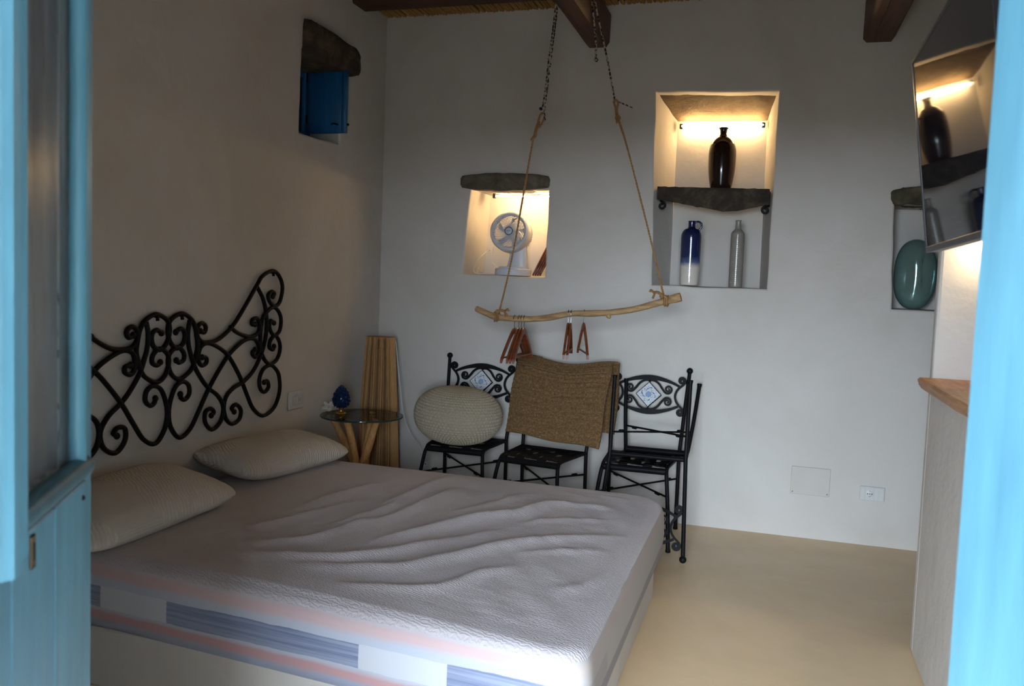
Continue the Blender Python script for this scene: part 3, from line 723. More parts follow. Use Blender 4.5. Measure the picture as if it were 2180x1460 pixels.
# ------------------------------------------------------------------ iron chairs
def spiral(cx, cz, r0, r1, a0, a1, n=34):
    return [(cx+lerp(r0, r1, i/n)*math.cos(lerp(a0, a1, i/n)), cz+lerp(r0, r1, i/n)*math.sin(lerp(a0, a1, i/n))) for i in range(n+1)]
def make_chair(label):
    t = thing('iron_chair', label, 'chair', group='wrought iron chairs against the back wall')
    postx = lambda z: 0.21 if z < 0.45 else lerp(0.21, 0.238, (z-0.45)/0.5)
    posty = lambda z: 0.205 if z < 0.45 else lerp(0.205, 0.318, ((z-0.45)/0.5)**1.05)
    for s in (-1, 1):
        zs = [0.012, 0.2, 0.40, 0.45, 0.5, 0.6, 0.7, 0.8, 0.9, 0.945]
        mb = MB(); mb.tube([(s*postx(z), 0.212 if z < 0.3 else posty(z), z) for z in zs], 0.0115, 8)
        lg = mb.build('rear_leg', IRON, t, True)
        mb = MB(); mb.sphere((s*postx(0.955), posty(0.955), 0.957), 0.0195, 12, 8); mb.build('finial', IRON, lg, True)
        mb = MB(); mb.lathe([(0.0125, 0.0), (0.015, 0.004), (0.0125, 0.02)], 8, Matrix.Translation((s*0.21, 0.212, 0.0))); mb.build('foot_cap', IRON, lg, True)
        # front leg sweeps up, bends over and becomes the side rail of the seat
        P = spl([(s*0.222, -0.275, 0.012), (s*0.206, -0.235, 0.22), (s*0.188, -0.198, 0.385), (s*0.182, -0.175, 0.425), (s*0.183, -0.135, 0.443), (s*0.195, 0.04, 0.443), (s*0.207, 0.20, 0.443)], 5)
        mb = MB(); mb.tube(P, 0.0115, 8); lg = mb.build('front_leg', IRON, t, True)
        mb = MB(); mb.lathe([(0.0125, 0.0), (0.015, 0.004), (0.0125, 0.02)], 8, Matrix.Translation((s*0.2225, -0.2765, 0.0))); mb.build('foot_cap', IRON, lg, True)
    mb = MB(); mb.tube([(-0.176, -0.168, 0.424), (0.176, -0.168, 0.424)], 0.019, 10); mb.build('front_rail', IRON, t, True)
    mb = MB(); mb.tube([(-0.207, 0.196, 0.44), (0.207, 0.196, 0.44)], 0.012, 8); mb.build('rear_rail', IRON, t, True)
    # woven flat bars of the seat
    W = 0.052
    for i in range(5):
        x = -0.148+0.074*i
        rows = []
        for k in range(17):
            y = lerp(-0.165, 0.196, k/16); xx = x*lerp(0.95, 1.10, k/16)
            z = 0.447 + 0.003*math.cos(k/16*PI*6+(i % 2)*PI)
            rows.append([(xx-W/2, y, z-0.002), (xx+W/2, y, z-0.002), (xx+W/2, y, z+0.002), (xx-W/2, y, z+0.002)])
        mb = MB(); mb.loft(rows); mb.build('seat_bar', IRON, t)
    for j in range(4):
        y = -0.125+0.088*j; hw = lerp(0.178, 0.203, j/3); W2 = 0.046
        rows = []
        for k in range(21):
            x = lerp(-hw, hw, k/20); z = 0.447+0.003*math.cos(k/20*PI*5.2+(j % 2)*PI)
            rows.append([(x, y-W2/2, z-0.002), (x, y+W2/2, z-0.002), (x, y+W2/2, z+0.002), (x, y-W2/2, z+0.002)])
        mb = MB(); mb.loft(rows); mb.build('seat_cross_bar', IRON, t)
    for s in (-1, 1):
        a, b = Vector((s*0.200, -0.222, 0.29)), Vector((-s*0.208, 0.21, 0.315))
        mb = MB(); mb.tube([a+Vector((0, 0, 0.004*s)), b+Vector((0, 0, 0.004*s))], 0.0058, 7); st = mb.build('stretcher', IRON, t, True)
        for q in (0.16, 0.88):
            mb = MB(); c = a.lerp(b, q); d = (b-a).normalized()*0.016; mb.tube([c-d, c+d], 0.0095, 8); mb.build('collar', IRON, st, True)
    # scrollwork of the back, lying in the plane of the raked posts
    ZC0 = 0.80; rake = math.atan2(0.113, 0.5)
    fm = lambda a, b, d: (a, posty(ZC0)+b*math.sin(rake)/math.cos(rake)+d*math.cos(rake), ZC0+b-d*math.sin(rake))
    for sz in (1, -1):
        P = spl([(-0.182, 0.060), (-0.13, 0.082), (-0.06, 0.099), (0, 0.104), (0.06, 0.099), (0.13, 0.082), (0.182, 0.060)], 6)
        n = len(P); mb = MB(); mb.ribbon([(p[0], sz*p[1]) for p in P], [0.013+0.015*math.sin(PI*i/(n-1))**2 for i in range(n)], 0.012, fm); mb.build('back_rail', IRON, t, 60)
    mbs = []
    for sx in (1, -1):
        sp_t = spiral(0.196, 0.094, 0.004, 0.022, math.radians(600), math.radians(-25), 40)
        half = sp_t + [tuple(p) for p in spl([sp_t[-1], (0.205, 0.071), (0.184, 0.052), (0.169, 0.032), (0.162, 0.012), (0.1605, 0.0)], 5)][1:]
        P = half + [(x, -z) for x, z in reversed(half[:-1])]
        n = len(P); wd = [min(1, 0.45+i/40)*min(1, 0.45+(n-1-i)/40)*0.0125 for i in range(n)]
        mb = MB(); mb.ribbon([(sx*x, z) for x, z in P], wd, 0.012, fm); mb.build('side_scroll', IRON, t, 60)
        for sz in (1, -1):
            tail = spiral(0.116, 0.038, 0.0265, 0.004, math.radians(215), math.radians(215+590), 40)
            P = [tuple(p) for p in spl([(-0.004, 0.088), (0.030, 0.085), (0.058, 0.068), (0.078, 0.042), tail[0]], 6)][:-1] + tail
            n = len(P); wd = [0.020 if i < 3 else (0.0125 if i < n-36 else lerp(0.0125, 0.006, (i-(n-36))/36)) for i in range(n)]
            mb = MB(); mb.ribbon([(sx*x, sz*z) for x, z in P], wd, 0.011, fm); mb.build('almond_scroll', IRON, t, 60)
    # tile: its own local frame so the painted pattern sits on it
    h = 0.0735
    def diamond(hh, d0, d1):
        m = MB(); rows = [[(hh, d, 0), (0, d, hh), (-hh, d, 0), (0, d, -hh)] for d in (d0, d1)]; m.loft(rows); return m
    tl = diamond(h, -0.010, 0.004).build('tile', TILE, t, label='white tile painted with a blue flower')
    tl.location = fm(0, 0, 0); tl.rotation_euler = (-rake, 0, 0)
    fr = diamond(h+0.006, -0.006, 0.006).build('tile_frame', IRON, t); fr.location = tl.location; fr.rotation_euler = tl.rotation_euler
    return t
G = 'wrought iron chairs against the back wall'
c3 = make_chair('black iron chair with blue tile, upright, carrying the upside-down chair')
c3.location = (-0.702, 4.985, 0)
c1 = copy_tree(c3); c1.location = (-1.798, 5.0, 0); c1['label'] = 'leftmost black iron chair, the knitted pouf sits on it'
c2 = copy_tree(c3); c2.location = (-1.268, 4.87, 0); c2.rotation_euler = (0, 0, math.radians(-8)); c2['label'] = 'middle black iron chair with the jute mat over its back'
c4 = copy_tree(c3); c4['label'] = 'black iron chair turned upside down, legs in the air, on the right chair'
c4.rotation_euler = (PI-math.radians(8), 0, 0); c4.location = (-0.62, 4.985, 0.928)
for o in kids(c4):
    if o.name.startswith('tile'): pass

# pouf: rows of knitted stitches raised in the mesh
mb = MB(); ST, RW = 72, 32; n, m = ST*5, RW*5; rows = []
for i in range(m+1):
    t = -PI/2+PI*i/m; q = max(1e-3, math.cos(t))**0.86; z = math.copysign(abs(math.sin(t))**0.92, math.sin(t))
    fr = (i/5) % 1.0; rowi = int(i/5); row = []
    for k in range(n):
        fs_ = (k/5 + 0.5*(rowi % 2)) % 1.0
        hgt = (0.010 - 0.021*math.exp(-((fs_-0.5)/0.25)**2-((fr-0.5)/0.30)**2))*min(1, q*2.2)
        c_, s_ = math.cos(2*PI*k/n), math.sin(2*PI*k/n)
        row.append(((0.266*q+hgt)*c_, (0.258*q+hgt)*s_, 0.174*z*(1+hgt)+0.178))
    rows.append(row)
mb.loft(rows); po_ = mb.build('pouf', POUF, None, 179); po_.location = (-1.834, 4.945, 0.448); po_.rotation_euler = (math.radians(2), math.radians(3), 0.2)
tag(po_, 'cream knitted round pouf resting on the leftmost iron chair seat', 'pouf')

# jute mat over the middle chair back (chair frame, x across, y to the wall)
mb = MB(); rows = []; nu, nv = 168, 200
th = 0.011
def matpath(u):
    """profile (y, z) in the chair frame from the front hem over the top rail to the back hem"""
    top = 0.972+0.020*math.cos((u-0.04)*2*PI*1.05)*0.9+ (0.006 if u < 0.2 else 0)
    fz = lerp(0.535, 0.492, u) + 0.006*math.sin(u*9); bz = lerp(0.60, 0.56, u)
    return spl([(0.120, fz), (0.165, lerp(fz, top, 0.3)), (0.215, lerp(fz, top, 0.6)), (0.268, lerp(fz, top, 0.87)), (0.289, top-0.012), (0.312, top), (0.336, top-0.014), (0.345, lerp(top, bz, 0.14)), (0.338, lerp(top, bz, 0.45)), (0.318, lerp(top, bz, 0.8)), (0.30, bz)], 20)
for i in range(nu+1):
    u = i/nu; P = matpath(u); row = []
    m_ = len(P)
    for j, p in enumerate(P):
        v = j/(m_-1)
        wid = lerp(0.61, 0.63, min(1, v*2.2)); x = (u-0.5)*wid + (0.010-0.028*max(0, v-0.5)*-2*0) + (0.022 if v > 0.55 else 0.022*max(0, (v-0.45)*10))
        t = (P[min(m_-1, j+1)]-P[max(0, j-1)]).normalized(); nn = Vector((-t.y, t.x))
        rw = int(v*46); br = 0.0075*abs(math.sin(v*PI*46))*(0.62+0.38*abs(math.sin(u*PI*38+(rw % 2)*PI/2+v*46*PI*0.5)))
        b_ = 0.008*math.sin(u*PI*2.3+v*4)*(1-v)
        row.append((x + 0.004*math.sin(v*25), p.x+nn.x*(th/2+br)-b_, p.y+nn.y*(th/2+br), p.x-nn.x*th/2-b_, p.y-nn.y*th/2))
    rows.append(row)
vs = []; fs = []; mm = len(rows[0])
for row in rows:
    for (x, y, z, y2_, z2_) in row: vs += [(x, y, z), (x, y2_, z2_)]
idx = lambda i, j, s: (i*mm+j)*2+s
for i in range(nu):
    for j in range(mm-1):
        fs.append((idx(i, j, 0), idx(i+1, j, 0), idx(i+1, j+1, 0), idx(i, j+1, 0)))
        fs.append((idx(i, j, 1), idx(i, j+1, 1), idx(i+1, j+1, 1), idx(i+1, j, 1)))
    fs.append((idx(i, 0, 0), idx(i, 0, 1), idx(i+1, 0, 1), idx(i+1, 0, 0))); fs.append((idx(i, mm-1, 0), idx(i+1, mm-1, 0), idx(i+1, mm-1, 1), idx(i, mm-1, 1)))
for j in range(mm-1):
    fs.append((idx(0, j, 0), idx(0, j+1, 0), idx(0, j+1, 1), idx(0, j, 1))); fs.append((idx(nu, j, 0), idx(nu, j, 1), idx(nu, j+1, 1), idx(nu, j+1, 0)))
mb.add(vs, fs); jm = mb.build('jute_mat', JUTE, None, True); jm.location = (-1.262, 4.862, 0.0); jm.rotation_euler = (0, 0, math.radians(-8))
tag(jm, 'brown braided jute mat hung over the middle chair back', 'mat')

# ------------------------------------------------------------------ branch rail on ropes
BY = 4.60
br = thing('hanging_branch', 'crooked driftwood branch hung on two ropes as a clothes rail', 'clothes rail', (-1.05, BY, 1.3))
BR = [(-1.611,1.301),(-1.537,1.273),(-1.48,1.257),(-1.342,1.253),(-1.206,1.265),(-1.066,1.295),(-0.943,1.303),(-0.84,1.313),(-0.713,1.336),(-0.589,1.375),(-0.516,1.398),(-0.47,1.412)]
P = spl([(x, BY+0.008*math.sin(x*9), z) for x, z in BR], 6); m = len(P)
rad = [(0.017+0.003*nz((p.x*9, 1, 1))+ (0.007*min(1, max(0, (p.x+0.56)/0.06)))) for p in P]; rad[0] *= 0.8
mb = MB(); mb.tube(P, rad, 12)
mb.tube(spl([(-0.852, BY-0.01, 1.300), (-0.845, BY-0.012, 1.290), (-0.838, BY-0.014, 1.283)], 3), [0.014, 0.016, 0.015, 0.013, 0.010, 0.008, 0.006], 8)
mb.tube([(-0.70, BY-0.016, 1.345), (-0.69, BY-0.022, 1.354)], [0.010, 0.004], 7); mb.tube([(-0.545, BY-0.015, 1.395), (-0.55, BY-0.02, 1.415)], [0.012, 0.005], 7)
mb.build('branch', BRANCHW, br, True, br.location)
def twist(mb, P, r=0.0062, strands=3, pitch=0.03):
    P = spl(P, 30); L = 0; 
    for s in range(strands):
        pts = []; L = 0
        for i, p in enumerate(P):
            if i: L += (P[i]-P[i-1]).length
            t = (P[min(len(P)-1, i+1)]-P[max(0, i-1)]).normalized(); ref = Vector((0, 1, 0)) if abs(t.y) < 0.9 else Vector((1, 0, 0))
            n1 = t.cross(ref).normalized(); n2 = t.cross(n1); a = L/pitch*2*PI+s*2*PI/strands
            pts.append(p+(n1*math.cos(a)+n2*math.sin(a))*r*0.5)
        mb.tube(pts, r*0.56, 5)
def fray(mb, c, d, n=7, L=0.03, spread=0.4, r=0.004):
    d = Vector(d).normalized()
    for i in range(n):
        v = (d+Vector((random.uniform(-1, 1), random.uniform(-1, 1), random.uniform(-1, 1)))*spread).normalized()
        mb.tube([c, Vector(c)+v*L*0.6, Vector(c)+v*L+Vector((0, 0, -0.003))], [r, r*0.9, r*0.6], 5)
def knot(mb, c, r): 
    mb.sphere(c, r*0.9, 8, 6)
    for k in range(3):
        ax = Vector((math.sin(k*2.1), math.cos(k*2.1)*0.4, 0.5)).normalized(); u = ax.orthogonal().normalized(); v = ax.cross(u)
        mb.tube([Vector(c)+(u*math.cos(a*PI/5)+v*math.sin(a*PI/5))*r for a in range(10)], r*0.55, 6, False, True)
# left rope
mb = MB()
twist(mb, [(-1.494, BY-0.002, 1.262), (-1.468, BY, 1.312), (-1.40, BY, 1.66), (-1.315, BY, 2.24), (-1.282, BY, 2.34)])
twist(mb, [(-1.300, BY-0.006, 2.255), (-1.292, BY-0.008, 2.31), (-1.278, BY-0.006, 2.372), (-1.262, BY, 2.385), (-1.254, BY, 2.362), (-1.272, BY-0.003, 2.32)], 0.006)
twist(mb, [(-1.292, BY-0.01, 2.30), (-1.303, BY-0.012, 2.27), (-1.308, BY-0.012, 2.25)], 0.0075)
knot(mb, (-1.286, BY, 2.318), 0.009)
fray(mb, (-1.308, BY-0.012, 2.262), (-0.5, 0, -1), 7, 0.028, 0.3)
for k in range(2): mb.tube([(-1.492+0.012*k+0.0225*0.35*math.cos(a), BY+0.0255*math.cos(2*PI*a/12), 1.259+0.0245*math.sin(2*PI*a/12)) for a in range(12)], 0.006, 6, False, True)
knot(mb, (-1.478, BY-0.012, 1.288), 0.010)
twist(mb, [(-1.478, BY-0.016, 1.288), (-1.455, BY-0.022, 1.298), (-1.430, BY-0.024, 1.290)], 0.008); fray(mb, (-1.436, BY-0.024, 1.292), (0.8, 0, 0.5), 9, 0.03, 0.5); fray(mb, (-1.436, BY-0.024, 1.290), (0.6, 0, -1), 6, 0.028, 0.4)
mb.build('rope', ROPE, br, True, br.location)
mb = MB()
twist(mb, [(-0.548, BY-0.003, 1.392), (-0.561, BY, 1.42), (-0.64, BY, 1.70), (-0.78, BY, 2.16), (-0.842, BY, 2.335), (-0.858, BY, 2.375)])
twist(mb, [(-0.852, BY-0.006, 2.33), (-0.862, BY-0.006, 2.40), (-0.874, BY, 2.436), (-0.866, BY, 2.448), (-0.852, BY, 2.43), (-0.856, BY, 2.39), (-0.845, BY, 2.34)], 0.006)
knot(mb, (-0.849, BY, 2.352), 0.011); fray(mb, (-0.848, BY-0.01, 2.352), (0.2, -0.2, -1), 8, 0.03, 0.45)
for k in range(2): mb.tube([(-0.550+0.012*k, BY+0.027*math.cos(2*PI*a/12), 1.388+0.0265*math.sin(2*PI*a/12)) for a in range(12)], 0.006, 6, False, True)
knot(mb, (-0.566, BY-0.012, 1.412), 0.010)
twist(mb, [(-0.566, BY-0.014, 1.418), (-0.590, BY-0.022, 1.432), (-0.612, BY-0.024, 1.428)], 0.008); fray(mb, (-0.606, BY-0.024, 1.430), (-0.9, 0, 0.5), 7, 0.03, 0.4); fray(mb, (-0.602, BY-0.024, 1.426), (-0.5, 0, -1), 6, 0.028, 0.35)
mb.build('rope', ROPE, br, True, br.location)
# patterned cords up to the beam
mb = MB(); c = 0.0048
mb.tube(spl([(-1.258, BY, 2.372), (-1.252, BY, 2.45), (-1.229, BY, 2.70), (-1.212, BY+0.01, 2.93), (-1.205, BY, 3.126)], 8), c, 6)
mb.tube(spl([(-1.270, BY-0.01, 2.402), (-1.262, BY, 2.46), (-1.240, BY-0.004, 2.70), (-1.218, BY-0.004, 2.93), (-1.208, BY-0.02, 3.126)], 8), c, 6)
knot(mb, (-1.274, BY-0.008, 2.408), 0.007); mb.tube(spl([(-1.256, BY-0.006, 2.395), (-1.252, BY-0.01, 2.365), (-1.246, BY-0.01, 2.345)], 4), c, 6)
mb.build('cord', CORDM, br, True, br.location, label='black and white patterned cord tied over the beam')
mb = MB()
mb.tube(spl([(-0.870, BY, 2.435), (-0.878, BY, 2.48), (-0.93, BY-0.005, 2.70), (-0.985, BY, 2.90), (-1.035, BY-0.005, 3.126)], 8), c, 6)
mb.tube(spl([(-0.868, BY, 2.45), (-0.855, BY, 2.44), (-0.83, BY-0.004, 2.428), (-0.80, BY-0.004, 2.415), (-0.778, BY, 2.406)], 5), c*0.8, 6); mb.sphere((-0.777, BY, 2.405), 0.006)
mb.tube(spl([(-0.978, BY-0.02, 2.66), (-0.984, BY-0.015, 2.75), (-1.008, BY-0.01, 2.92), (-1.04, BY-0.01, 3.126)], 6), c, 6); knot(mb, (-0.977, BY-0.02, 2.655), 0.008)
mb.tube([(-1.205, BY, 3.128), (-1.12, BY, 3.13), (-1.035, BY, 3.128)], c, 6)
mb.build('cord', CORDM, br, True, br.location, label='black and white patterned cord with a loose knotted end')

# wooden hangers (origin at the top of the hook)
def make_hanger(label):
    t = thing('coat_hanger', label, 'hanger', group='wooden coat hangers')
    mb = MB(); pts = [(0, 0.020*math.sin(a), -0.020+0.020*math.cos(a)) for a in [math.radians(d) for d in range(-100, 181, 20)]] + [(0, 0.0, -0.05), (0, 0, -0.085)]
    mb.tube(pts, 0.0023, 6); mb.build('hook', CHROME, t, True)
    for s in (-1, 1):
        P = spl([(0, s*0.0, -0.086), (0, s*0.022, -0.090), (0, s*0.058, -0.112), (0, s*0.115, -0.157), (0, s*0.172, -0.204), (0, s*0.214, -0.243)], 5); rows = []; n = len(P)
        for i, p in enumerate(P):
            h = lerp(0.017, 0.012, i/(n-1)); w_ = 0.0058; 
            rows.append([(p.x-w_, p.y, p.z-h), (p.x+w_, p.y, p.z-h), (p.x+w_, p.y, p.z+h*0.7), (p.x+w_*0.5, p.y, p.z+h), (p.x-w_*0.5, p.y, p.z+h), (p.x-w_, p.y, p.z+h*0.7)])
        mb = MB(); mb.loft(rows); mb.build('shoulder', HANGWOOD, t, 40)
    mb = MB(); mb.tube([(0, -0.196, -0.227), (0, 0.196, -0.227)], 0.0055, 8); mb.build('trouser_bar', HANGWOOD, t, True)
    return t
def branch_top(x):
    q = min(P0, key=lambda p: abs(p.x-x)); return q.z+0.019
P0 = spl([(x, BY, z) for x, z in BR], 6)
def vec_rot(dx, dy): return math.atan2(dx, -dy)     # near end along (dx, dy)
h0 = make_hanger('varnished wooden hanger, leftmost on the branch, slightly apart from three others')
spots = [(-1.381, (-0.004, -0.21), 'varnished wooden hanger, leftmost on the branch, slightly apart from three others'),
         (-1.356, (0.004, -0.21), 'wooden hanger at the left of the tight bunch of three on the branch'),
         (-1.341, (0.006, -0.21), 'wooden hanger in the middle of the tight bunch of three'),
         (-1.325, (0.008, -0.21), 'wooden hanger at the right of the tight bunch of three'),
         (-1.0735, (0.030, -0.2), 'wooden hanger at the left of the edge-on pair mid branch'),
         (-1.0585, (0.034, -0.2), 'wooden hanger at the right of the edge-on pair mid branch'),
         (-0.985, (0.068, -0.19), 'single wooden hanger hanging furthest right on the branch')]
for i, (x, (dx, dy), lab) in enumerate(spots):
    h = h0 if i == 0 else copy_tree(h0)
    h.location = (x, BY, branch_top(x)+0.0015); h.rotation_euler = (0, 0, math.atan2(dx, -dy)); h['label'] = lab
for i, wh in enumerate(('outermost, by the niche edge', 'second from the niche edge', 'third from the niche edge', 'innermost, nearest the fan base')):
    h = copy_tree(h0); h['label'] = 'spare wooden hanger leaning in the fan niche corner, ' + wh; h['group'] = 'spare hangers in the fan niche'
    a_ = Vector((0.30, 0.42, 0.86)).normalized(); v_ = Vector((-0.25, 0.97, -0.1)).normalized()
    vp = (v_-a_*v_.dot(a_)).normalized(); b_ = a_*math.cos(math.radians(68)) + vp*math.sin(math.radians(68))
    Y_ = (a_+b_).normalized(); Z_ = (a_-b_).normalized(); X_ = Y_.cross(Z_)
    M = Matrix((X_, Y_, Z_)).transposed().to_4x4()
    tip = Vector((-1.450-0.0165*i, YB+0.035+0.004*i, 1.514)); M.translation = tip - (M.to_3x3() @ Vector((0, -0.214, -0.243)))
    h.matrix_world = M

# ------------------------------------------------------------------ fan in the left niche
fan = thing('desk_fan', 'pale round desk fan on a disc base in the lit niche', 'fan', (-1.667, YB+0.17, 1.501))
O = Vector(fan.location); FC = Vector((-1.690, YB+0.100, 1.790))
ax = Vector((0.02, -0.98, 0.15)).normalized(); ux = ax.cross(Vector((0, 0, 1))).normalized(); uz = ux.cross(ax)
MF = Matrix((ux, uz, ax)).transposed().to_4x4(); MF = MF @ Matrix.Diagonal((1.05, 1.05, 1.18, 1)); MF.translation = FC-O      # local z points to the viewer
mb = MB(); mb.lathe([(0.098, 0.004), (0.101, 0.012), (0.112, 0.016), (0.124, 0.010), (0.1265, 0.0), (0.1265, -0.05), (0.124, -0.055)], 56, MF, False); mb.build('front_ring', WHITEF, fan, True)
mb = MB(); mb.lathe([(0.1255, -0.01), (0.125, -0.05), (0.1235, -0.075)], 56, MF, False); hs = mb.build('housing', WHITEF, fan, True)
mb = MB()
for k in range(48):
    a = 2*PI*k/48; pts = [(((0.1235, 0.119, 0.104, 0.075, 0.042)[q])*math.cos(a+0.06*q), ((0.1235, 0.119, 0.104, 0.075, 0.042)[q])*math.sin(a+0.06*q), (-0.075, -0.105, -0.132, -0.146, -0.15)[q]) for q in range(5)]
    mb.tube([MF @ Vector(p) for p in pts], 0.0022, 4)
mb.build('rear_rib', WHITEF, fan, True, kind='stuff')
mb = MB(); mb.lathe([(0.001, -0.10), (0.040, -0.10), (0.044, -0.15), (0.03, -0.156), (0.001, -0.157)], 28, MF, False); mb.build('motor', WHITEF, fan, True)
for k in range(42):
    a = 2*PI*k/42; mb = MB(); pts = []
    for q in range(7):
        r = lerp(0.024, 0.100, q/6); b_ = a + 0.75*(q/6)**1.2
        pts.append(MF @ Vector((r*math.cos(b_), r*math.sin(b_), 0.010+0.004*math.sin(PI*q/6))))
    if k == 0:
        mb.tube(pts, 0.0026, 5); v0 = mb.build('grille_vane', WHITEF, fan, True)
        axl = ax
    else:
        mb.tube(pts, 0.0026, 5); mb.build('grille_vane', WHITEF, fan, True)
mb = MB(); mb.lathe([(0.0235, 0.008), (0.0235, 0.016), (0.020, 0.019), (0.001, 0.0195)], 28, MF, True); hub = mb.build('hub_badge', WHITEF, fan, True)
mb = MB(); mb.lathe([(0.0235, 0.013), (0.0262, 0.015), (0.0262, 0.018), (0.0225, 0.0195), (0.0225, 0.016)], 28, MF, False); mb.build('badge_ring', DGREY, fan, True)
mb = MB()
for k, wd in enumerate((0.0035, 0.0025, 0.0035, 0.0025, 0.003)):
    x0 = -0.011+k*0.0047; mb.box((x0, -0.0016, 0.0194), (x0+wd, 0.0016, 0.0201), MF)
mb.build('badge_mark', DGREY, hub)
for k in range(5):
    a0 = 2*PI*k/5; mb = MB(); rows = []
    for q in range(7):
        r = lerp(0.02, 0.096, q/6); w_ = lerp(0.22, 0.32, q/6); s0, s1 = a0+0.3*q/6, a0+0.3*q/6+w_*1.3
        rows.append([MF @ Vector((r*math.cos(s0), r*math.sin(s0), -0.045)), MF @ Vector((r*math.cos((s0+s1)/2), r*math.sin((s0+s1)/2), -0.033)), MF @ Vector((r*math.cos(s1), r*math.sin(s1), -0.016))])
    mb.loft(rows, False, False); mb.build('blade', WHITEF, fan, True)
mb = MB(); mb.lathe([(0.118, 0.0), (0.121, 0.004), (0.121, 0.040), (0.117, 0.045), (0.098, 0.047), (0.096, 0.058), (0.001, 0.060)], 48, Matrix.Translation((0, -0.03, 0.0)), True); mb.build('base', WHITEF, fan, True)
mb = MB(); mb.lathe([(0.1165, 0.0), (0.1165, 0.0035)], 48, Matrix.Translation((0, -0.03, 0.0008)), True); mb.build('base_ring', DGREY, fan, True)
mb = MB(); rows = []
for z, wx, cx_ in ((0.052, 0.072, 0.012), (0.07, 0.068, 0.018), (0.13, 0.062, 0.024), (0.19, 0.055, 0.026), (0.235, 0.045, 0.02)):
    rows.append([(cx_+wx*math.cos(a*PI/8)**1, 0.0+0.030*math.sin(a*PI/8), z) for a in range(16)])
mb.loft(rows); mb.build('stem', WHITEF, fan, True)
cb = [(-0.10, 0.02, 0.006), (-0.17, -0.05, 0.005), (-0.235, -0.08, 0.006), (-0.275, -0.04, 0.03), (-0.270, 0.03, 0.10), (-0.235, 0.12, 0.165), (-0.23, 0.16, 0.17)]
mb = MB(); mb.tube(spl(cb, 6), 0.0032, 6); mb.build('power_cable', WHITEP, fan, True)
mb = MB(); mb.tube(spl([(-0.09, 0.06, 0.006), (-0.13, 0.07, 0.03), (-0.155, 0.09, 0.055), (-0.20, 0.13, 0.10), (-0.205, 0.15, 0.20)], 6), 0.0028, 6); mb.tube(spl([(-0.12, -0.02, 0.005), (-0.2, -0.02, 0.012), (-0.25, 0.0, 0.035), (-0.262, 0.02, 0.05), (-0.24, -0.06, 0.008), (-0.18, -0.09, 0.005), (-0.12, -0.10, 0.005)], 6), 0.003, 6); mb.build('power_cable', WHITEP, fan, True)

# ------------------------------------------------------------------ vases
def vase(name, prof, mat, loc, label, handle=None, n=40, cat='vase'):
    t = thing(name, label, cat, loc)
    P = [tuple(p) for p in spl([(r, z) for r, z in prof], 5)]
    mb = MB(); mb.lathe([(max(0.0008, r), z) for r, z in P], n, None, True); mb.build('body', mat, t, True)
    if handle:
        mb = MB(); mb.tube(spl(handle, 6), 0.0065, 8); mb.build('handle', mat, t, True)
    return t
vase('vase', [(0.054, 0), (0.062, 0.006), (0.072, 0.05), (0.080, 0.11), (0.083, 0.18), (0.082, 0.235), (0.073, 0.275), (0.052, 0.306), (0.028, 0.324), (0.0215, 0.340), (0.023, 0.362), (0.030, 0.373), (0.027, 0.376), (0.018, 0.362)], BROWNV, (-0.352, YB+0.16, 2.078), 'dark brown glazed vase with short neck standing on the slate shelf')
vase('jug', [(0.050, 0), (0.056, 0.006), (0.059, 0.05), (0.061, 0.15), (0.062, 0.27), (0.060, 0.315), (0.046, 0.342), (0.026, 0.353), (0.0215, 0.362), (0.022, 0.392), (0.025, 0.396), (0.0185, 0.394), (0.017, 0.37)], JUG, (-0.507, YB+0.085, 1.479), 'tall jug, dark blue above and cream below, with small ring handle',
     [(0.018, 0, 0.388), (0.038, 0, 0.393), (0.056, 0, 0.380), (0.058, 0, 0.360), (0.048, 0, 0.346), (0.044, 0, 0.337)], cat='jug')
gv = vase('vase', [(0.036, 0), (0.040, 0.004), (0.0405, 0.06), (0.0408, 0.18), (0.0405, 0.30), (0.038, 0.328), (0.024, 0.345), (0.0175, 0.356), (0.0165, 0.395), (0.0195, 0.402), (0.0145, 0.401), (0.012, 0.37)], GREYV, (-0.229, YB+0.075, 1.479), 'slim grey ribbed bottle vase standing right in the tall niche')
for z in range(24):
    zz = 0.02+z*0.0125
mb = MB()
for z in range(23): mb.tube([((0.0409)*math.cos(2*PI*k/28), 0.0409*math.sin(2*PI*k/28), 0.02+z*0.0125) for k in range(28)], 0.0009, 4, False, True)
mb.build('throwing_ridge', GREYV, gv, True, kind='stuff')
def teal(loc, label, seed, sx=0.101):
    mb = MB(); n, m = 64, 44; rows = []
    for i in range(m+1):
        t = i/m; z = 0.405*t
        r = sx*(max(0.0, 1-abs(2*t-1)**3.4)**0.42)*(1.0+0.05*math.sin(t*PI)) if 0 < t < 1 else 0.02
        r = max(r, 0.018)*(0.94+0.09*math.cos((t-0.35)*2.2))
        row = []
        for k in range(n):
            a = 2*PI*k/n; w_ = math.sin(PI*t)
            dent = -0.024*math.exp(-(((a-(4.95+seed)) % (2*PI)-0.0)/0.45)**2-((t-0.55)/0.2)**2) - 0.018*math.exp(-((((a-(4.15+seed)+PI) % (2*PI))-PI)/0.3)**2-((t-0.4)/0.28)**2)
            rr = r + w_*(0.005*math.sin(2*a+seed+t*3) + dent*1.0)
            row.append((rr*math.cos(a), rr*math.sin(a)*0.92, z))
        rows.append(row)
    mb.loft(rows); o = mb.build('vase', TEAL, None, True); o.location = loc; return tag(o, label, 'vase')
teal((0.778, YB+0.13, 1.388), 'large dented teal mercury glass vase at the left of the right niche', 0.0)
teal((1.008, YB+0.14, 1.388), 'second teal glass vase, mostly hidden behind the white partition edge', 1.3)

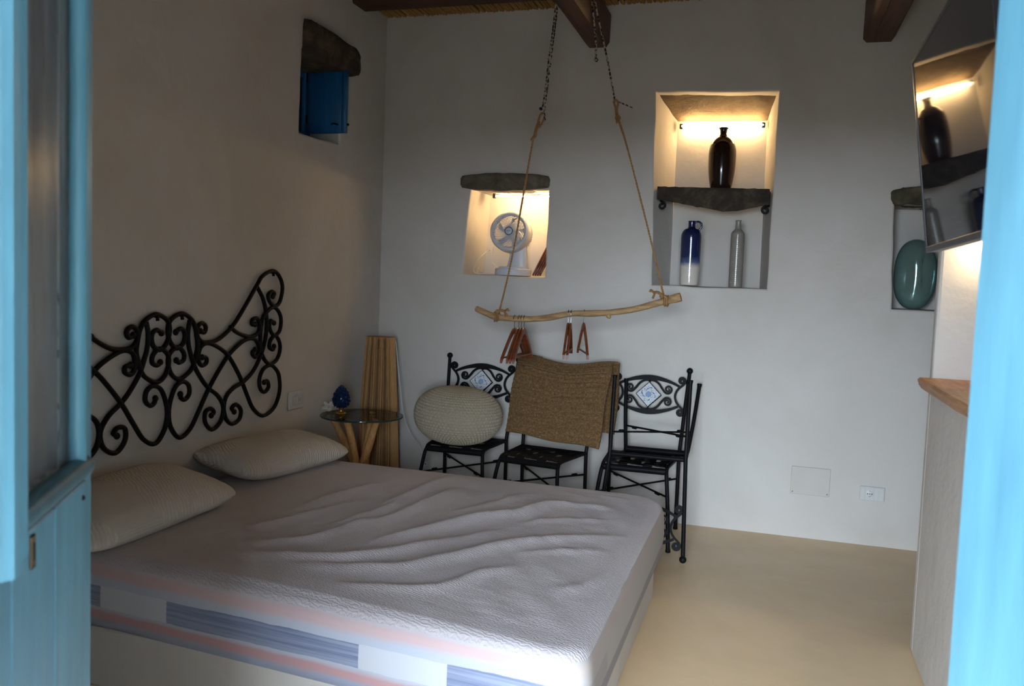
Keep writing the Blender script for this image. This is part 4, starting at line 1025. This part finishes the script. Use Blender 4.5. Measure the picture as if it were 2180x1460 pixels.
# ------------------------------------------------------------------ glass side table
TX, TY, TZ = -2.292, 4.565, 0.640
tb = thing('side_table', 'round glass side table on crossed driftwood logs beside the bed', 'table', (TX, TY, 0))
mb = MB(); mb.lathe([(0.001, TZ-0.010), (0.2405, TZ-0.010), (0.2405, TZ), (0.001, TZ)], 64); mb.build('glass_top', TGLASS, tb, 30)
mb = MB(); mb.lathe([(0.2405, TZ-0.010), (0.2435, TZ-0.0095), (0.245, TZ-0.005), (0.2435, TZ-0.0005), (0.2405, TZ)], 64, None, False); mb.build('glass_rim', TEDGE, tb, True)
for k, a in enumerate((205, 268, 325, 95)):
    a = math.radians(a); b_ = a+PI+0.5; mb = MB(); pts = []; rr = []
    for i in range(13):
        q = i/12
        top = Vector((0.175*math.cos(a), 0.175*math.sin(a), TZ-0.011)); bt_ = Vector((0.15*math.cos(b_), 0.15*math.sin(b_), 0.012)); off = Vector((0.022*math.cos(a+PI/2), 0.022*math.sin(a+PI/2), 0))
        p = bt_.lerp(top, q)+off*math.sin(PI*q)+Vector((0.006*nz((q*5, k, 1)), 0.006*nz((q*5, k, 4)), 0)); pts.append(p)
        rr.append(lerp(0.026, 0.021, q)+0.004*nz((q*7, k, 9)))
    pts[-1].z = TZ-0.0105; mb.tube(pts, rr, 10); mb.build('log_leg', LOGW, tb, True)
# ceramic pine cone
pc = thing('pine_cone_ornament', 'cobalt blue ceramic pine cone on a gold foot on the glass table', 'ornament', (-2.417, 4.54, TZ+0.0005))
mb = MB(); mb.lathe([(0.030, 0), (0.032, 0.003), (0.030, 0.008), (0.014, 0.013), (0.011, 0.024), (0.016, 0.034), (0.022, 0.040)], 24); mb.build('foot', GOLD, pc, True)
pr = [(0.016, 0.038), (0.038, 0.052), (0.047, 0.075), (0.043, 0.105), (0.030, 0.135), (0.013, 0.156), (0.004, 0.165)]
PR = spl([(r, z) for r, z in pr], 6); mb = MB(); mb.lathe([(p.x*0.9, p.y) for p in PR], 24); mb.build('core', COBALT, pc, True)
mb = MB()
for k in range(84):
    q = (k+0.5)/84; i = int(q*(len(PR)-1)); p = PR[i].lerp(PR[i+1], q*(len(PR)-1)-i); a = k*2.39996
    mb.sphere((p.x*math.cos(a), p.x*math.sin(a), p.y), 0.0085*(0.65+0.5*math.sin(PI*min(1, q*1.1))), 6, 4, (1, 1, 1.3))
mb.build('scale', COBALT, pc, True, kind='stuff')
mb = MB(); random.seed(3)
mb.sphere((0, 0, 0.030), 0.022, 10, 7)
for k in range(26):
    a = random.uniform(0, 2*PI); e = random.uniform(-0.35, 1.1); L = random.uniform(0.03, 0.05)
    d = Vector((math.cos(a)*math.cos(e), math.sin(a)*math.cos(e), math.sin(e))); c0 = Vector((0, 0, 0.030))
    q = c0+d*L; q.z = max(0.003, q.z); mb.tube([c0+d*0.015, (c0+d*0.015+q)/2+Vector((0, 0, 0.002)), q], [0.009, 0.0065, 0.003], 6)
cr = mb.build('coral', CORAL, None, True); cr.location = (-2.492, 4.530, TZ+0.001); tag(cr, 'small spiky white coral piece beside the blue pine cone', 'ornament')

# bamboo lamp
LX, LY = -2.402, 5.02
lm = thing('floor_lamp', 'tall tapering lamp of split bamboo sticks standing in the corner', 'lamp', (LX, LY, 0))
def lr(z): return lerp(0.140, 0.086, (z/1.08)**1.4)
nst = 52
for k in range(nst):
    a = 2*PI*k/nst; side = abs(math.cos(a)) > 0.93; w_ = 0.0040+0.0012*math.sin(k*4.7)
    mb = MB(); pts = [(lr(z)*math.cos(a)*1.0+0.002*nz((k, z*3, 1)), lr(z)*math.sin(a)*0.86+0.002*nz((k, z*3, 6)), z) for z in (0.02, 0.3, 0.6, 0.85, 1.075)]
    mb.tube(pts, w_ if not side else 0.0092, 5); mb.build('stick', (STICKW, STICKL, STICKW, STICKD)[(k*7) % 4] if not side else STICKL, lm, True)
for z in (0.03, 0.58, 1.066):
    mb = MB(); r = lr(z)-0.006; mb.tube([(r*math.cos(2*PI*k/32), r*0.86*math.sin(2*PI*k/32), z) for k in range(32)], 0.006, 6, False, True); mb.build('hoop', STICKW, lm, True)
mb = MB(); mb.lathe([(0.075, 1.066), (0.084, 1.068), (0.084, 1.076), (0.001, 1.078)], 32, Matrix.Diagonal((1, 0.86, 1, 1))); mb.build('top_plate', STICKW, lm, True)
mb = MB(); mb.lathe([(0.12, 0.0), (0.132, 0.0), (0.132, 0.018), (0.001, 0.02)], 32, Matrix.Diagonal((1, 0.86, 1, 1))); mb.build('base', STICKW, lm, True)
mb = MB(); mb.lathe([(0.118, 0.10), (0.104, 0.5), (0.075, 1.0)], 20, Matrix.Diagonal((1, 0.86, 1, 1)), False); mb.build('inner_shade', STICKD, lm, True)
mb = MB(); mb.tube(spl([(0.070, 0.03, 1.068), (0.094, 0.03, 1.04), (0.108, 0.03, 0.93), (0.128, 0.04, 0.75), (0.148, 0.06, 0.58), (0.160, 0.14, 0.45), (0.185, 0.27, 0.33), (0.20, 0.300, 0.235)], 6), 0.0032, 6); mb.build('flex', WHITEP, lm, True)
mb = MB(); mb.lathe([(0.042, 0.0), (0.042, 0.012), (0.036, 0.020), (0.001, 0.021)], 28, Matrix.Translation((LX+0.205, YB-0.001, 0.200)) @ Matrix.Rotation(PI/2, 4, 'X'))
o = mb.build('wall_outlet', WHITEP, None, True, (LX+0.205, YB-0.001, 0.2)); tag(o, 'round white wall outlet low on the wall beside the bamboo lamp', 'outlet')
for dx in (-0.011, 0.011):
    mb = MB(); mb.lathe([(0.004, 0), (0.004, 0.0225), (0.001, 0.0226)], 8, Matrix.Translation((dx, 0, 0.012)) @ Matrix.Rotation(PI/2, 4, 'X')); mb.build('pin_hole', BLACKP, o)

# ------------------------------------------------------------------ switch plates
sw = thing('light_switch', 'white switch plate on the left wall beside the headboard', 'switch', (XL, 4.275, 0.743))
mb = MB(); mb.cbox((0.0005, -0.082, -0.052), (0.009, 0.082, 0.052), 0.003); mb.build('plate', SOCKET, sw)
for k in range(3):
    mb = MB(); mb.cbox((0.008, -0.040+k*0.027, -0.024), (0.0125, -0.015+k*0.027, 0.024), 0.0015); mb.build('rocker', SOCKET, sw)
for dy in (0.020, 0.033):
    mb = MB(); mb.box((0.0122, dy-0.0012, -0.010), (0.0128, dy+0.0012, 0.010)); mb.build('mark', DGREY, sw)
mb = MB(); mb.cbox((0.159, YB-0.006, 0.262), (0.380, YB+0.001, 0.428), 0.003)
cp_ = mb.build('cover_plate', PLASTER, None, False, (0.27, YB, 0.262)); tag(cp_, 'square white blanking plate low on the back wall', 'cover plate')
for x, z in ((0.172, 0.276), (0.367, 0.276)):
    mb = MB(); mb.lathe([(0.0035, 0), (0.0035, 0.0015)], 8, Matrix.Translation((x, YB-0.006, z)) @ Matrix.Rotation(PI/2, 4, 'X')); mb.build('screw', DGREY, cp_, False, (0.27, YB, 0.262))
sk = thing('wall_socket', 'white power socket plate low on the back wall near the partition', 'socket', (0.613, YB, 0.307))
mb = MB(); mb.cbox((-0.068, -0.009, -0.042), (0.068, 0.0, 0.042), 0.003); mb.build('plate', SOCKET, sk)
for x0, x1 in ((-0.062, -0.040), (-0.037, 0.009), (0.012, 0.032), (0.035, 0.062)):
    mb = MB(); mb.cbox((x0, -0.0105, -0.036), (x1, -0.008, 0.036), 0.001); mb.build('module', SOCKET, sk)
mb = MB(); mb.lathe([(0.0205, 0.0), (0.0205, 0.0015), (0.019, 0.002)], 24, Matrix.Translation((-0.014, -0.0105, 0)) @ Matrix.Rotation(PI/2, 4, 'X')); mb.build('outlet_face', SOCKET, sk, True)
for x, z, r in ((-0.0255, 0, 0.0032), (-0.014, 0, 0.0026), (-0.0025, 0, 0.0032), (-0.014, 0.016, 0.0022), (-0.014, -0.016, 0.0022)):
    mb = MB(); mb.lathe([(r, 0.0), (r, 0.0026)], 8, Matrix.Translation((x, -0.0105, z)) @ Matrix.Rotation(PI/2, 4, 'X')); mb.build('pin_hole', BLACKP, sk)

# ------------------------------------------------------------------ counter slab, television, wall lamp
mb = MB(); rows = []
for i in range(31):
    y = lerp(2.05, 3.745, i/30); e = 0.006*nz((y*6, 2, 2)); c_ = 0.0 if i < 30 else 0.004
    rows.append([(0.572+e+0.012, y, 1.094), (1.30, y, 1.094), (1.30, y, 1.137), (0.572+e+0.004, y, 1.137), (0.572+e-0.004, y, 1.128), (0.572+e+0.002, y, 1.108)])
mb.loft(rows); tag(mb.build('counter_slab', SLABWOOD, None, 40, (0.9, 2.9, 1.094)), 'wooden live-edge counter slab on the low white wall at the right', 'counter top')

tx = math.radians(7.6); tv = thing('television', 'black flat television on a swing arm at the upper right', 'television', (0.311, 1.86, 1.783), (0, tx, 0))
# local: x = through the set (screen at -x), y along, z up; top leans towards the bed
tv.rotation_euler = (0, -tx, 0)
mb = MB(); mb.cbox((0.004, -0.38, -0.226), (0.030, 0.38, 0.226), 0.004); mb.build('case', BLACKP, tv)
mb = MB(); mb.cbox((0.030, -0.22, -0.15), (0.055, 0.22, 0.10), 0.008); mb.build('rear_box', BLACKP, tv)
mb = MB(); mb.box((0.0, -0.372, -0.213), (0.004, 0.372, 0.220)); mb.build('screen', SCREEN, tv)
for lo, hi in (((-0.002, -0.38, 0.219), (0.006, 0.38, 0.226)), ((-0.002, -0.38, -0.226), (0.006, 0.38, -0.212)), ((-0.002, 0.372, -0.226), (0.006, 0.38, 0.226)), ((-0.002, -0.38, -0.226), (0.006, -0.372, 0.226))):
    mb = MB(); mb.cbox(lo, hi, 0.001); mb.build('bezel', BLACKP, tv)
mb = MB(); mb.tube([(0.055, 0, 0), (0.12, -0.02, 0.0)], 0.02, 10); mb.tube([(0.12, -0.02, 0.0), (0.32, -0.45, 0.0), (0.22, -0.9, 0.02), (0.215, -1.315, 0.025)], 0.016, 8); mb.cbox((0.15, -1.325, -0.09), (0.28, -1.305, 0.14), 0.003); mb.build('swing_arm', BLACKP, tv)

wl = thing('wall_lamp', 'small warm wall lamp on the partition below the television', 'lamp', (0.775, 3.747, 1.70))
mb = MB(); mb.cbox((-0.05, -0.09, 0.0), (0.05, 0.0, 0.05), 0.006); mb.build('housing', WHITEP, wl)
mb = MB(); mb.box((-0.042, -0.085, -0.006), (0.042, -0.03, 0.001)); mb.build('bulb', SPOTG, wl)
